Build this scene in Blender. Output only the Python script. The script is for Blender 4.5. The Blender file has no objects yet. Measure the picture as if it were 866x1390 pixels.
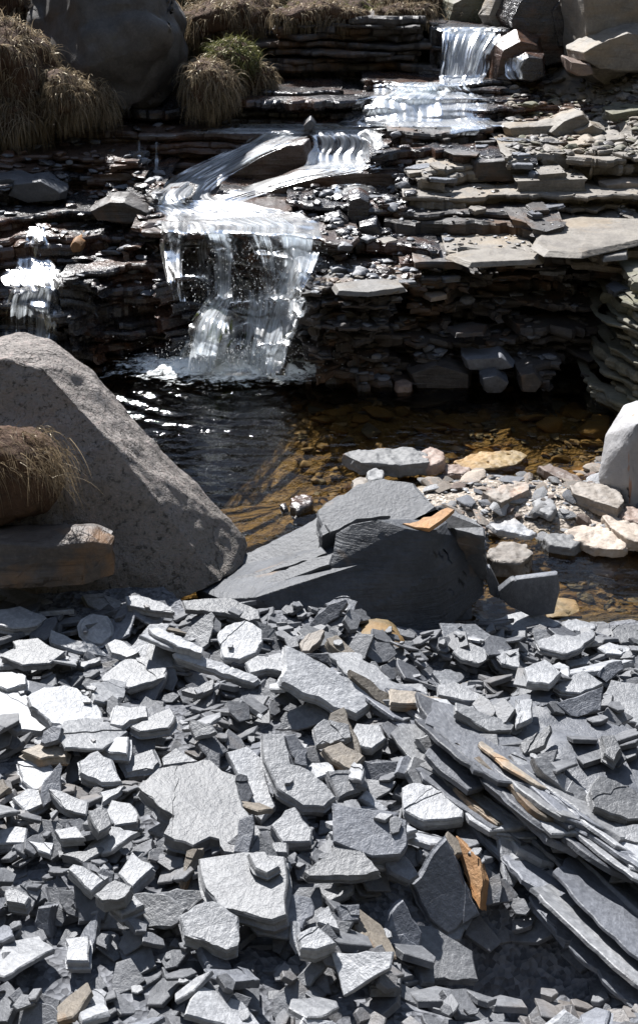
import bpy, bmesh, math, random
import numpy as np
from mathutils import Vector, noise, Matrix
from mathutils.bvhtree import BVHTree

random.seed(11)
SC = bpy.context.scene
COL = SC.collection
R = math.radians
H, PIT, F, CX, CY = 1.9, R(26.5), 1633.0, 433.0, 695.0
CAM = Vector((0, 0, H))
SUN_AZ, SUN_EL = -24.0, 46.0
SUN = Vector((math.sin(R(SUN_AZ)) * math.cos(R(SUN_EL)), math.cos(R(SUN_AZ)) * math.cos(R(SUN_EL)), math.sin(R(SUN_EL))))

# ------------------------------------------------------------------ measuring helpers: picture point -> place in the world
def ray(u, v):
    x = (u - CX) / F; y = (CY - v) / F
    return Vector((x, math.cos(PIT) + y * math.sin(PIT), -math.sin(PIT) + y * math.cos(PIT)))
def at_y(u, v, Y):
    d = ray(u, v); return CAM + d * (Y / d.y)
def at_z(u, v, z):
    d = ray(u, v); return CAM + d * ((z - H) / d.z)
def at_plane(u, v, p, n):
    d = ray(u, v); return CAM + d * ((p - CAM).dot(n) / d.dot(n))
def at_yz(u, Y, z):
    s_ = Y * math.cos(PIT) - (z - H) * math.sin(PIT); return Vector(((u - CX) / F * s_, Y, z))
def sm(a, b, x):
    t = min(1, max(0, (x - a) / (b - a))); return t * t * (3 - 2 * t)
def fbm(p, o=4):
    s = 0; a = 1.0
    for _ in range(o):
        s += a * noise.noise(p); p = p * 2.03 + Vector((3.1, 1.7, 5.2)); a *= .5
    return s

# ------------------------------------------------------------------ object helpers
def tag(o, label=None, cat=None, group=None, kind=None):
    if label: o['label'] = label
    if cat: o['category'] = cat
    if group: o['group'] = group
    if kind: o['kind'] = kind
    return o
def link(name, me, mat, parent=None):
    o = bpy.data.objects.new(name, me); COL.objects.link(o)
    if mat: me.materials.append(mat)
    if parent: o.parent = parent
    return o
def pymesh(name, vs, fs, mat, parent=None, smooth=None, uvs=None):
    me = bpy.data.meshes.new(name)
    me.from_pydata([tuple(v) for v in vs], [], fs)
    if smooth is not None: shade(me, smooth)
    if uvs is not None:
        uvl = me.uv_layers.new(name='UVMap')
        li = np.empty(len(me.loops), dtype=np.int32); me.loops.foreach_get('vertex_index', li)
        arr = np.array(uvs, dtype=np.float32)[li]
        uvl.data.foreach_set('uv', arr.ravel())
    me.update()
    return link(name, me, mat, parent)
def shade(me, ang):
    bm = bmesh.new(); bm.from_mesh(me)
    for f in bm.faces: f.smooth = True
    a = R(ang)
    for e in bm.edges:
        if len(e.link_faces) == 2 and e.calc_face_angle(0) > a: e.smooth = False
    bm.to_mesh(me); bm.free()
def bm_obj(name, bm, mat, parent=None, ang=None):
    bmesh.ops.recalc_face_normals(bm, faces=bm.faces[:])
    if ang is not None:
        a = R(ang)
        for f in bm.faces: f.smooth = True
        for e in bm.edges:
            if len(e.link_faces) == 2 and e.calc_face_angle(0) > a: e.smooth = False
    me = bpy.data.meshes.new(name); bm.to_mesh(me); bm.free()
    return link(name, me, mat, parent)

# ------------------------------------------------------------------ materials
class NT:
    def __init__(s, name):
        s.m = bpy.data.materials.new(name); s.m.use_nodes = True
        s.t = s.m.node_tree; s.t.nodes.clear(); s.N = s.t.nodes; s.L = s.t.links
        s.out = s.N.new('ShaderNodeOutputMaterial')
    def n(s, typ, **k):
        x = s.N.new(typ)
        for a, b in k.items():
            if a.startswith('i_'):
                key = a[2:]; key = int(key) if key.isdigit() else key.replace('_', ' ')
                x.inputs[key].default_value = b
            else: setattr(x, a, b)
        return x
    def l(s, a, b): s.L.new(a, b)
    def coord(s, scale=(1, 1, 1), kind='Object', rot=(0, 0, 0)):
        tc = s.n('ShaderNodeTexCoord'); mp = s.n('ShaderNodeMapping')
        mp.inputs['Scale'].default_value = scale; mp.inputs['Rotation'].default_value = rot
        s.l(tc.outputs[kind], mp.inputs['Vector']); return mp.outputs[0]
    def noise(s, vec, scale, detail=5, rough=.6, dist=0):
        x = s.n('ShaderNodeTexNoise'); x.inputs['Scale'].default_value = scale
        x.inputs['Detail'].default_value = detail; x.inputs['Roughness'].default_value = rough
        x.inputs['Distortion'].default_value = dist
        s.l(vec, x.inputs['Vector']); return x.outputs['Fac']
    def ramp(s, fac, stops):
        x = s.n('ShaderNodeValToRGB'); e = x.color_ramp.elements
        while len(e) > 2: e.remove(e[-1])
        for i, (p, c) in enumerate(stops):
            if i > 1: e.new(p)
            e[i].position = p
            c = c if len(c) == 4 else (*c, 1); e[i].color = c
        s.l(fac, x.inputs[0]); return x.outputs[0]
    def mix(s, fac, a, b, mode='MIX'):
        x = s.n('ShaderNodeMix', data_type='RGBA', blend_type=mode)
        for v, k in ((fac, 0), (a, 6), (b, 7)):
            if hasattr(v, 'links') or hasattr(v, 'is_linked'): s.l(v, x.inputs[k])
            else: x.inputs[k].default_value = v if k == 0 else (v if len(v) == 4 else (*v, 1))
        return x.outputs[2]
    def math(s, op, a, b=0.0, c=None, clamp=False):
        x = s.n('ShaderNodeMath', operation=op, use_clamp=clamp)
        for i, v in enumerate((a, b) if c is None else (a, b, c)):
            if hasattr(v, 'is_linked'): s.l(v, x.inputs[i])
            else: x.inputs[i].default_value = v
        return x.outputs[0]
    def bump(s, h, strength, dist=.01, normal=None):
        x = s.n('ShaderNodeBump'); x.inputs['Strength'].default_value = strength; x.inputs['Distance'].default_value = dist
        s.l(h, x.inputs['Height'])
        if normal: s.l(normal, x.inputs['Normal'])
        return x.outputs[0]
    def bsdf(s, col, rough, normal=None, spec=.5):
        b = s.n('ShaderNodeBsdfPrincipled')
        for v, k in ((col, 'Base Color'), (rough, 'Roughness')):
            if hasattr(v, 'is_linked'): s.l(v, b.inputs[k])
            else: b.inputs[k].default_value = v if k == 'Roughness' else (*v, 1)
        b.inputs['Specular IOR Level'].default_value = spec
        if normal: s.l(normal, b.inputs['Normal'])
        s.l(b.outputs[0], s.out.inputs[0]); return b

def slate_mat(name, lo, hi, rust=.12, rough=.55, rustcol=(.30, .17, .09), lam=0, spec=.4, rustramp=(.62, .72), bstr=.45, rnd=True):
    t = NT(name); v = t.coord(); 
    n1 = t.noise(v, 9, 6, .65); n2 = t.noise(v, 70, 5, .7); n3 = t.noise(v, 3.1, 5, .6, .6)
    n4 = t.noise(v, 320, 3, .6)
    c = t.ramp(n1, [(.3, lo), (.72, hi)])
    c = t.mix(t.math('MULTIPLY', t.math('SUBTRACT', n2, .5), 1.3, clamp=True), c, tuple(min(1, x * 1.7) for x in hi))
    c = t.mix(t.math('MULTIPLY', t.math('SUBTRACT', .5, n2), 1.6, clamp=True), c, tuple(x * .55 for x in lo))
    rf = t.ramp(n3, [(rustramp[0], (0, 0, 0)), (rustramp[1], (1, 1, 1))])
    c = t.mix(t.math('MULTIPLY', rf, rust), c, rustcol)
    if rnd:
        oi = t.n('ShaderNodeObjectInfo')
        k = t.math('MULTIPLY_ADD', oi.outputs['Random'], .85, .48)
        hs = t.n('ShaderNodeHueSaturation'); t.l(c, hs.inputs['Color']); t.l(k, hs.inputs['Value']); c = hs.outputs[0]
    b1 = t.bump(n2, bstr, .006); b2 = t.bump(n4, .35, .002, b1); b3 = t.bump(n1, .5, .012, b2)
    if lam:
        vz = t.coord((1.5, 1.5, 1)); nz = t.noise(t.coord((2.2, 2.2, lam)), 1.0, 5, .7, .3)
        b3 = t.bump(nz, .8, .012, b3)
        c = t.mix(t.math('MULTIPLY', t.ramp(nz, [(.32, (1, 1, 1)), (.45, (0, 0, 0))]), .55), c, tuple(x * .4 for x in lo))
    r = t.math('MULTIPLY_ADD', n2, .3, rough - .15)
    t.bsdf(c, r, b3, spec)
    return t.m

M = {}
M['slate'] = slate_mat('slate', (.15, .155, .166), (.335, .338, .345), .45, .43, (.27, .21, .16), rustramp=(.56, .72))
M['slate_dark'] = slate_mat('slate_dark', (.08, .085, .098), (.16, .167, .185), .25, .5)  # darker copy of slate, deepens the shade on steep and tilted pieces
M['slate_tan'] = slate_mat('slate_tan', (.15, .13, .11), (.26, .225, .18), .7, .6, (.42, .24, .11), rustramp=(.5, .6))
M['rust'] = slate_mat('rust', (.28, .15, .07), (.40, .24, .12), .8, .7, (.45, .2, .06), rustramp=(.45, .6))
M['block'] = slate_mat('block', (.032, .035, .042), (.075, .08, .09), .5, .55, (.30, .19, .10), lam=38, rustramp=(.60, .70), rnd=False)  # block colour darkened, shade of the front face painted in
M['scree'] = slate_mat('scree', (.06, .063, .07), (.17, .173, .182), .4, .5, (.22, .17, .12), rustramp=(.56, .72), rnd=False)  # darker than slate so the shadowed gaps between slabs read deeper
M['block_lit'] = slate_mat('block_lit', (.06, .063, .07), (.125, .128, .135), .6, .58, (.30, .20, .12), rustramp=(.56, .68), rnd=False)  # lighter copy of the block colour for its sunlit top layers
M['pale_slab'] = slate_mat('pale_slab', (.15, .14, .13), (.27, .255, .235), .5, .6, (.26, .2, .13), rustramp=(.5, .62))
M['bar_stone'] = slate_mat('bar_stone', (.26, .21, .17), (.40, .34, .28), .4, .6, (.38, .24, .15))
M['cream'] = slate_mat('cream', (.15, .132, .115), (.275, .24, .205), .5, .6, (.45, .27, .17), rustramp=(.55, .65))
M['grey_stone'] = slate_mat('grey_stone', (.20, .20, .205), (.33, .33, .33), .5, .6, (.40, .22, .12), rustramp=(.62, .68))
M['pink'] = slate_mat('pink', (.15, .11, .09), (.26, .19, .155), .3, .55, (.36, .2, .12))
M['sunk'] = slate_mat('sunk', (.09, .065, .03), (.24, .17, .08), .6, .6, (.30, .17, .06), rustramp=(.45, .6))
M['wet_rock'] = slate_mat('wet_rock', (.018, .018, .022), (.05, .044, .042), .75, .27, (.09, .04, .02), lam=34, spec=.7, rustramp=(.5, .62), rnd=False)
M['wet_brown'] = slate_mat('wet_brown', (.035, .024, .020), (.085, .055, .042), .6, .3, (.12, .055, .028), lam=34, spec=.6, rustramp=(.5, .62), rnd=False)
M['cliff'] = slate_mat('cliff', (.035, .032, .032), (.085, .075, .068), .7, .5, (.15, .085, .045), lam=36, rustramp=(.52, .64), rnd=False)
M['dry_rock'] = slate_mat('dry_rock', (.13, .115, .10), (.25, .225, .19), .5, .65, (.28, .21, .13), lam=30, rustramp=(.5, .62), rnd=False)
M['mossy_rock'] = slate_mat('mossy_rock', (.09, .085, .06), (.20, .185, .145), .4, .7, (.12, .12, .05), lam=34, rustramp=(.46, .58), rnd=False)
M['dark_boulder'] = slate_mat('dark_boulder', (.05, .046, .044), (.105, .096, .09), .4, .7, (.09, .08, .05), rnd=False)

def granite_mat():
    t = NT('gritstone'); v = t.coord()
    n1 = t.noise(v, 4, 6, .65, .3); n2 = t.noise(v, 60, 6, .75); vo = t.n('ShaderNodeTexVoronoi'); vo.inputs['Scale'].default_value = 190; t.l(v, vo.inputs['Vector'])
    n5 = t.noise(v, 18, 5, .7)
    c = t.ramp(n1, [(.3, (.25, .225, .205)), (.7, (.45, .405, .375))])
    c = t.mix(t.ramp(n2, [(.52, (0, 0, 0)), (.62, (.8, .8, .8))]), c, (.40, .33, .30))
    c = t.mix(t.ramp(n2, [(.36, (.9, .9, .9)), (.46, (0, 0, 0))]), c, (.05, .045, .04))
    c = t.mix(t.ramp(n5, [(.60, (0, 0, 0)), (.68, (.7, .7, .7))]), c, (.44, .36, .34))
    # green algae on the lower part
    g = t.n('ShaderNodeNewGeometry'); sp = t.n('ShaderNodeSeparateXYZ'); t.l(g.outputs['Position'], sp.inputs[0])
    zz = t.math('MULTIPLY_ADD', sp.outputs['Z'], -3.2, 1.25); zz = t.math('ADD', zz, t.math('MULTIPLY', t.math('SUBTRACT', n1, .5), 1.2), clamp=True)
    c = t.mix(t.math('MULTIPLY', zz, .55), c, (.07, .066, .045))
    b = t.bump(n2, 1, .014); b = t.bump(vo.outputs['Distance'], .5, .006, b); b = t.bump(n5, 1, .035, b)
    ck = t.n('ShaderNodeTexVoronoi', feature='DISTANCE_TO_EDGE'); ck.inputs['Scale'].default_value = 2.3; wn = t.n('ShaderNodeTexNoise'); wn.inputs['Scale'].default_value = 4; wn.inputs['Detail'].default_value = 6
    t.l(v, wn.inputs['Vector']); va = t.n('ShaderNodeVectorMath', operation='ADD'); t.l(v, va.inputs[0]); t.l(wn.outputs['Color'], va.inputs[1]); t.l(va.outputs[0], ck.inputs['Vector'])
    cf = t.ramp(ck.outputs['Distance'], [(0, (1, 1, 1)), (.02, (0, 0, 0))]); cf = t.math('MULTIPLY', cf, t.ramp(n1, [(.5, (0, 0, 0)), (.6, (1, 1, 1))]))
    c = t.mix(t.math('MULTIPLY', cf, .7), c, (.05, .042, .035)); b = t.bump(t.math('MULTIPLY', cf, -1), .6, .02, b)
    t.bsdf(c, .8, b, .3); return t.m
M['gritstone'] = granite_mat()

def streak_boulder():
    t = NT('streaked_stone'); v = t.coord(); n1 = t.noise(v, 7, 6, .65); n2 = t.noise(v, 60, 5, .7)
    c = t.ramp(n1, [(.3, (.27, .27, .28)), (.7, (.42, .41, .41))])
    w = t.noise(t.coord((14, 14, 2.2), rot=(0, R(12), 0)), 1.0, 4, .55, .6)
    c = t.mix(t.ramp(w, [(.63, (0, 0, 0)), (.67, (.75, .75, .75))]), c, (.34, .16, .08))
    t.bsdf(c, .7, t.bump(n2, .4, .006, t.bump(n1, .5, .02)), .4); return t.m
M['streak'] = streak_boulder()

def ground_mat():
    t = NT('bank_ground'); v = t.coord(); g = t.n('ShaderNodeNewGeometry'); sp = t.n('ShaderNodeSeparateXYZ'); t.l(g.outputs['Position'], sp.inputs[0])
    vo = t.n('ShaderNodeTexVoronoi'); vo.inputs['Scale'].default_value = 32; t.l(v, vo.inputs['Vector'])
    vo2 = t.n('ShaderNodeTexVoronoi'); vo2.inputs['Scale'].default_value = 90; t.l(v, vo2.inputs['Vector'])
    sep = t.n('ShaderNodeSeparateColor'); t.l(vo.outputs['Color'], sep.inputs[0])
    sep2 = t.n('ShaderNodeSeparateColor'); t.l(vo2.outputs['Color'], sep2.inputs[0])
    n1 = t.noise(v, 6, 6, .65); n2 = t.noise(v, 50, 5, .7)
    grey = t.ramp(sep2.outputs[0], [(0, (.06, .062, .07)), (1, (.17, .175, .19))])
    bed = t.ramp(sep.outputs[0], [(0, (.10, .072, .036)), (.5, (.22, .165, .085)), (1, (.38, .30, .17))])
    bed = t.mix(n1, bed, (.19, .135, .062)); deep_shade = t.math('MULTIPLY_ADD', sp.outputs['Z'], -6, -1.3, clamp=True); bed = t.mix(deep_shade, bed, (.022, .018, .012)); bed = t.mix(t.ramp(n2, [(.4, (.6, .6, .6)), (.6, (0, 0, 0))]), bed, (.09, .065, .035))  # bed painted darker with depth, standing in for light lost in deep water
    sand = t.ramp(sep2.outputs[0], [(0, (.15, .125, .10)), (.6, (.32, .27, .22)), (1, (.46, .41, .36))])
    # dry gravel above the water line, golden bed below it, slate chips on the near bank
    wet = t.math('ADD', t.math('MULTIPLY_ADD', sp.outputs['Z'], 40, .1), t.math('MULTIPLY', n1, .4), clamp=True)
    c = t.mix(wet, bed, sand)
    near = t.math('MULTIPLY_ADD', sp.outputs['Y'], -7, 22.5, clamp=True)
    c = t.mix(near, c, grey)
    b = t.bump(vo.outputs['Distance'], .6, .02); b = t.bump(vo2.outputs['Distance'], .6, .01, b); b = t.bump(n2, .4, .006, b)
    t.bsdf(c, .75, b, .3); return t.m
M['ground'] = ground_mat()

def hill_mat():
    t = NT('moorland'); v = t.coord(); n1 = t.noise(v, 1.2, 6, .65); n2 = t.noise(v, 22, 5, .75)
    c = t.ramp(n1, [(.3, (.045, .045, .018)), (.5, (.10, .085, .045)), (.7, (.17, .14, .085))])
    c = t.mix(t.math('MULTIPLY', n2, .5), c, (.05, .05, .02))
    t.bsdf(c, .9, t.bump(n2, 1, .05), .2); return t.m
M['hill'] = hill_mat()

def grass_mat(name, a, b, trans=.4):
    t = NT(name); uv = t.n('ShaderNodeUVMap'); sp = t.n('ShaderNodeSeparateXYZ'); t.l(uv.outputs[0], sp.inputs[0])
    c = t.ramp(sp.outputs[0], [(0, a), (1, b)])
    d = t.n('ShaderNodeBsdfDiffuse'); t.l(c, d.inputs[0]); tr = t.n('ShaderNodeBsdfTranslucent'); t.l(c, tr.inputs[0])
    mx = t.n('ShaderNodeMixShader'); mx.inputs[0].default_value = trans; t.l(d.outputs[0], mx.inputs[1]); t.l(tr.outputs[0], mx.inputs[2])
    gl = t.n('ShaderNodeBsdfGlossy'); gl.inputs['Roughness'].default_value = .4; gl.inputs[0].default_value = (.6, .55, .45, 1)
    m2 = t.n('ShaderNodeMixShader'); m2.inputs[0].default_value = .06; t.l(mx.outputs[0], m2.inputs[1]); t.l(gl.outputs[0], m2.inputs[2])
    t.l(m2.outputs[0], t.out.inputs[0]); return t.m
M['dead_grass'] = grass_mat('dead_grass', (.10, .07, .045), (.36, .28, .18))
M['moor_grass'] = grass_mat('moor_grass', (.06, .048, .03), (.42, .33, .22))
M['green_grass'] = grass_mat('green_grass', (.03, .05, .012), (.20, .19, .07))
def plain(name, c, r=.9, sc=30, st=.8):
    t = NT(name); v = t.coord(); n = t.noise(v, sc, 5, .7)
    t.bsdf(t.ramp(n, [(.3, tuple(x * .5 for x in c)), (.7, tuple(min(1, x * 1.4) for x in c))]), r, t.bump(n, st, .02), .3); return t.m
M['peat'] = plain('peat', (.085, .05, .032), .95, 22, 1.0)
M['moss'] = plain('moss', (.16, .19, .03), .9, 60)

def water_mat():
    t = NT('pool_water'); v = t.coord((1, 2.2, 1)); 
    n1 = t.noise(v, 14, 3, .5, .5); n2 = t.noise(v, 45, 2, .5)
    b = t.bump(n1, .45, .012); b = t.bump(n2, .18, .004, b)
    fr = t.n('ShaderNodeFresnel'); fr.inputs[0].default_value = 1.38; t.l(b, fr.inputs['Normal'])
    gl = t.n('ShaderNodeBsdfGlossy'); gl.inputs['Roughness'].default_value = .07; t.l(b, gl.inputs['Normal'])
    tr = t.n('ShaderNodeBsdfTransparent'); tr.inputs[0].default_value = (.66, .57, .40, 1)
    mx = t.n('ShaderNodeMixShader'); t.l(fr.outputs[0], mx.inputs[0]); t.l(tr.outputs[0], mx.inputs[1]); t.l(gl.outputs[0], mx.inputs[2])
    t.l(mx.outputs[0], t.out.inputs[0]); return t.m
M['water'] = water_mat()

def fall_mat(name, cover, along=1.1, across=44, white=.80):
    """falling water: thin clear film where there is no froth, white aerated streaks where there is"""
    t = NT(name); uv = t.n('ShaderNodeUVMap'); mp = t.n('ShaderNodeMapping'); mp.inputs['Scale'].default_value = (across, along, 1); t.l(uv.outputs[0], mp.inputs[0])
    mp2 = t.n('ShaderNodeMapping'); mp2.inputs['Scale'].default_value = (across * 3.1, along * 2.6, 1); t.l(uv.outputs[0], mp2.inputs[0])
    n1 = t.noise(mp.outputs[0], 1, 4, .6, .35); n2 = t.noise(mp2.outputs[0], 1, 4, .65, .3)
    n3 = t.noise(t.coord(), 7, 3, .6)
    s = t.math('ADD', t.math('MULTIPLY', n1, .5), t.math('MULTIPLY', n2, .4)); s = t.math('ADD', s, t.math('MULTIPLY', n3, .28))
    vc = t.n('ShaderNodeVertexColor', layer_name='edge'); ed = t.n('ShaderNodeSeparateColor'); t.l(vc.outputs[0], ed.inputs[0])
    s = t.math('ADD', s, t.math('MULTIPLY', t.math('SUBTRACT', ed.outputs[0], 1.0), .5))
    f = t.math('MULTIPLY', t.math('SUBTRACT', s, .64 - cover), 4.6, clamp=True)
    f = t.math('MULTIPLY', f, .93)
    bp = t.bump(n1, .3, .012)
    wd = t.n('ShaderNodeBsdfDiffuse'); wd.inputs[0].default_value = (white * .96, white * 1.0, white * 1.05, 1); t.l(bp, wd.inputs['Normal'])
    wt = t.n('ShaderNodeBsdfTranslucent'); wt.inputs[0].default_value = (.84, .90, .95, 1)
    gl = t.n('ShaderNodeBsdfGlossy'); gl.inputs['Roughness'].default_value = .24; t.l(bp, gl.inputs['Normal'])
    a = t.n('ShaderNodeMixShader'); a.inputs[0].default_value = .7; t.l(wd.outputs[0], a.inputs[1]); t.l(wt.outputs[0], a.inputs[2])
    a2 = t.n('ShaderNodeMixShader'); a2.inputs[0].default_value = .05; t.l(a.outputs[0], a2.inputs[1]); t.l(gl.outputs[0], a2.inputs[2])
    fr = t.n('ShaderNodeFresnel'); fr.inputs[0].default_value = 1.30; t.l(t.bump(n1, .35, .012), fr.inputs['Normal'])
    tr = t.n('ShaderNodeBsdfTransparent'); cl = t.n('ShaderNodeMixShader'); t.l(fr.outputs[0], cl.inputs[0]); t.l(tr.outputs[0], cl.inputs[1]); t.l(gl.outputs[0], cl.inputs[2])
    # outside the frayed edge there is no water at all
    no = t.n('ShaderNodeBsdfTransparent'); ef = t.math('MULTIPLY', t.math('SUBTRACT', t.math('ADD', ed.outputs[0], t.math('MULTIPLY', n1, .5)), .55), 8, clamp=True)
    c2 = t.n('ShaderNodeMixShader'); t.l(ef, c2.inputs[0]); t.l(no.outputs[0], c2.inputs[1]); t.l(cl.outputs[0], c2.inputs[2])
    mx = t.n('ShaderNodeMixShader'); t.l(f, mx.inputs[0]); t.l(c2.outputs[0], mx.inputs[1]); t.l(a2.outputs[0], mx.inputs[2])
    t.l(mx.outputs[0], t.out.inputs[0]); return t.m
M['fall'] = fall_mat('falling_water', .125)
M['fall_thick'] = fall_mat('falling_water_thick', .185)
M['stream'] = fall_mat('running_water', .045, 2.6, 24)
M['thin'] = fall_mat('thin_water', .04)

# ------------------------------------------------------------------ the lie of the land
HOL = at_z(700, 1300, .3)
def bank_z(X, Y):
    w = sm(-.15, .65, X)
    ye = 2.86 + .22 * sm(-.28, -.42, X) if False else 2.86 + .22 * (1 - sm(-.50, -.34, X))
    hl = .175 + .14 * (2.86 - Y) if Y < 2.86 else (.175 if Y < ye else .175 - .9 * (Y - ye))
    hr = .20 * (3.08 - Y) if Y < 3.08 else -.35 * (Y - 3.08)
    h = hl * (1 - w) + hr * w
    h -= .20 * math.exp(-((X - HOL.x) / .17) ** 2 - ((Y - HOL.y) / .12) ** 2)
    return max(h, -.9)
def ground_z(X, Y):
    b = bank_z(X, Y)
    bed = -.72 + .62 * sm(-.92, .12, X + .10 * (Y - 4.2))
    bed += .10 * noise.noise(Vector((X * 2.2, Y * 2.2, 3)))
    e = ((X - .80) / .72) ** 2 + ((Y - 3.86) / .30) ** 2
    bar = .10 * math.exp(-e * 1.2) * 1.1 - .055 - .05 * max(0, e - 1.2) + .03 * noise.noise(Vector((X * 3, Y * 3, 9))) if e < 6 else -1
    e2 = ((X - 1.5) / .5) ** 2 + ((Y - 4.0) / .45) ** 2
    bar2 = .16 * math.exp(-e2) - .06 - .12 * max(0, e2 - 1)
    h = max(b, bed, bar, bar2)
    return h
def hill_z(X, Y):
    """moorland rising round the ravine, beyond the near ground and the rock steps; left mound and rear wall added to block light"""
    back = 1.25 + .5 * min(max(0, Y - 8.3), 1.3) + .045 * max(0, Y - 9.6) + 1.3 * math.exp(-((X + 3.3) / 1.3) ** 2 - ((Y - 9.0) / 1.2) ** 2) if Y > 8.2 else -.4  # mound at the left added out of view to shade the left ledges
    side = 0
    cl = -1.35 - .1 * (Y - 5); cr = 1.95
    if X < cl: side = .95 * (cl - X)
    if X > cr: side = .75 * (X - cr)
    if Y < 1.0: side = max(side * .8, 1.7 * (-1.3 - Y) if Y < -1.3 else 0)  # steep rise behind the camera, added to hold back sky fill
    side = min(side, 9 if Y < -1 else 5)
    base = max(-.45, back if Y > 8.2 else -.45)
    k = sm(6.5, 9.5, Y)
    h = max(base, -.45 + side + (.6 * max(0, min(Y, 8) - 5)) * sm(0, .4, side)) + side * .35 * k
    return h

# near ground sheet, continuing into the valley sides as one grid with widening cells
def build_ground():
    xs = list(np.arange(-1.9, 2.3, .028)); ys = list(np.arange(.7, 5.7, .028))
    def ext(a, lo, hi):
        s = .05; x = a[0]; pre = []
        while x > lo: s *= 1.18; x -= s; pre.append(x)
        s = .05; x = a[-1]; post = []
        while x < hi: s *= 1.18; x += s; post.append(x)
        return pre[::-1] + a + post
    xs = ext(xs, -60, 60); ys = ext(ys, -40, 90)
    vs = []; fs = []
    for y in ys:
        for x in xs:
            z = ground_z(x, y)
            r = hill_z(x, y)
            out = (x < -1.3 or x > 1.9 or y > 5.6 or y < .6)
            z = max(z, r) if out else z
            p = Vector((x, y, 0))
            z += .012 * fbm(p * 9, 3) + (.22 * fbm(p * .7, 4) + .05 * fbm(p * 4, 3) if (y > 8.4 or abs(x) > 3.5 or y < -1.5) else 0)
            vs.append((x, y, z))
    n = len(xs)
    for j in range(len(ys) - 1):
        for i in range(n - 1):
            a = j * n + i; fs.append((a, a + 1, a + n + 1, a + n))
    o = pymesh('ground', vs, fs, M['ground'], smooth=50)
    o.data.materials.append(M['hill'])
    for p in o.data.polygons:
        c = p.center
        if c.y > 6.2 or c.x < -1.7 or c.x > 2.4 or c.y < .2: p.material_index = 1
    tag(o, kind='structure')
build_ground()

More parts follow.
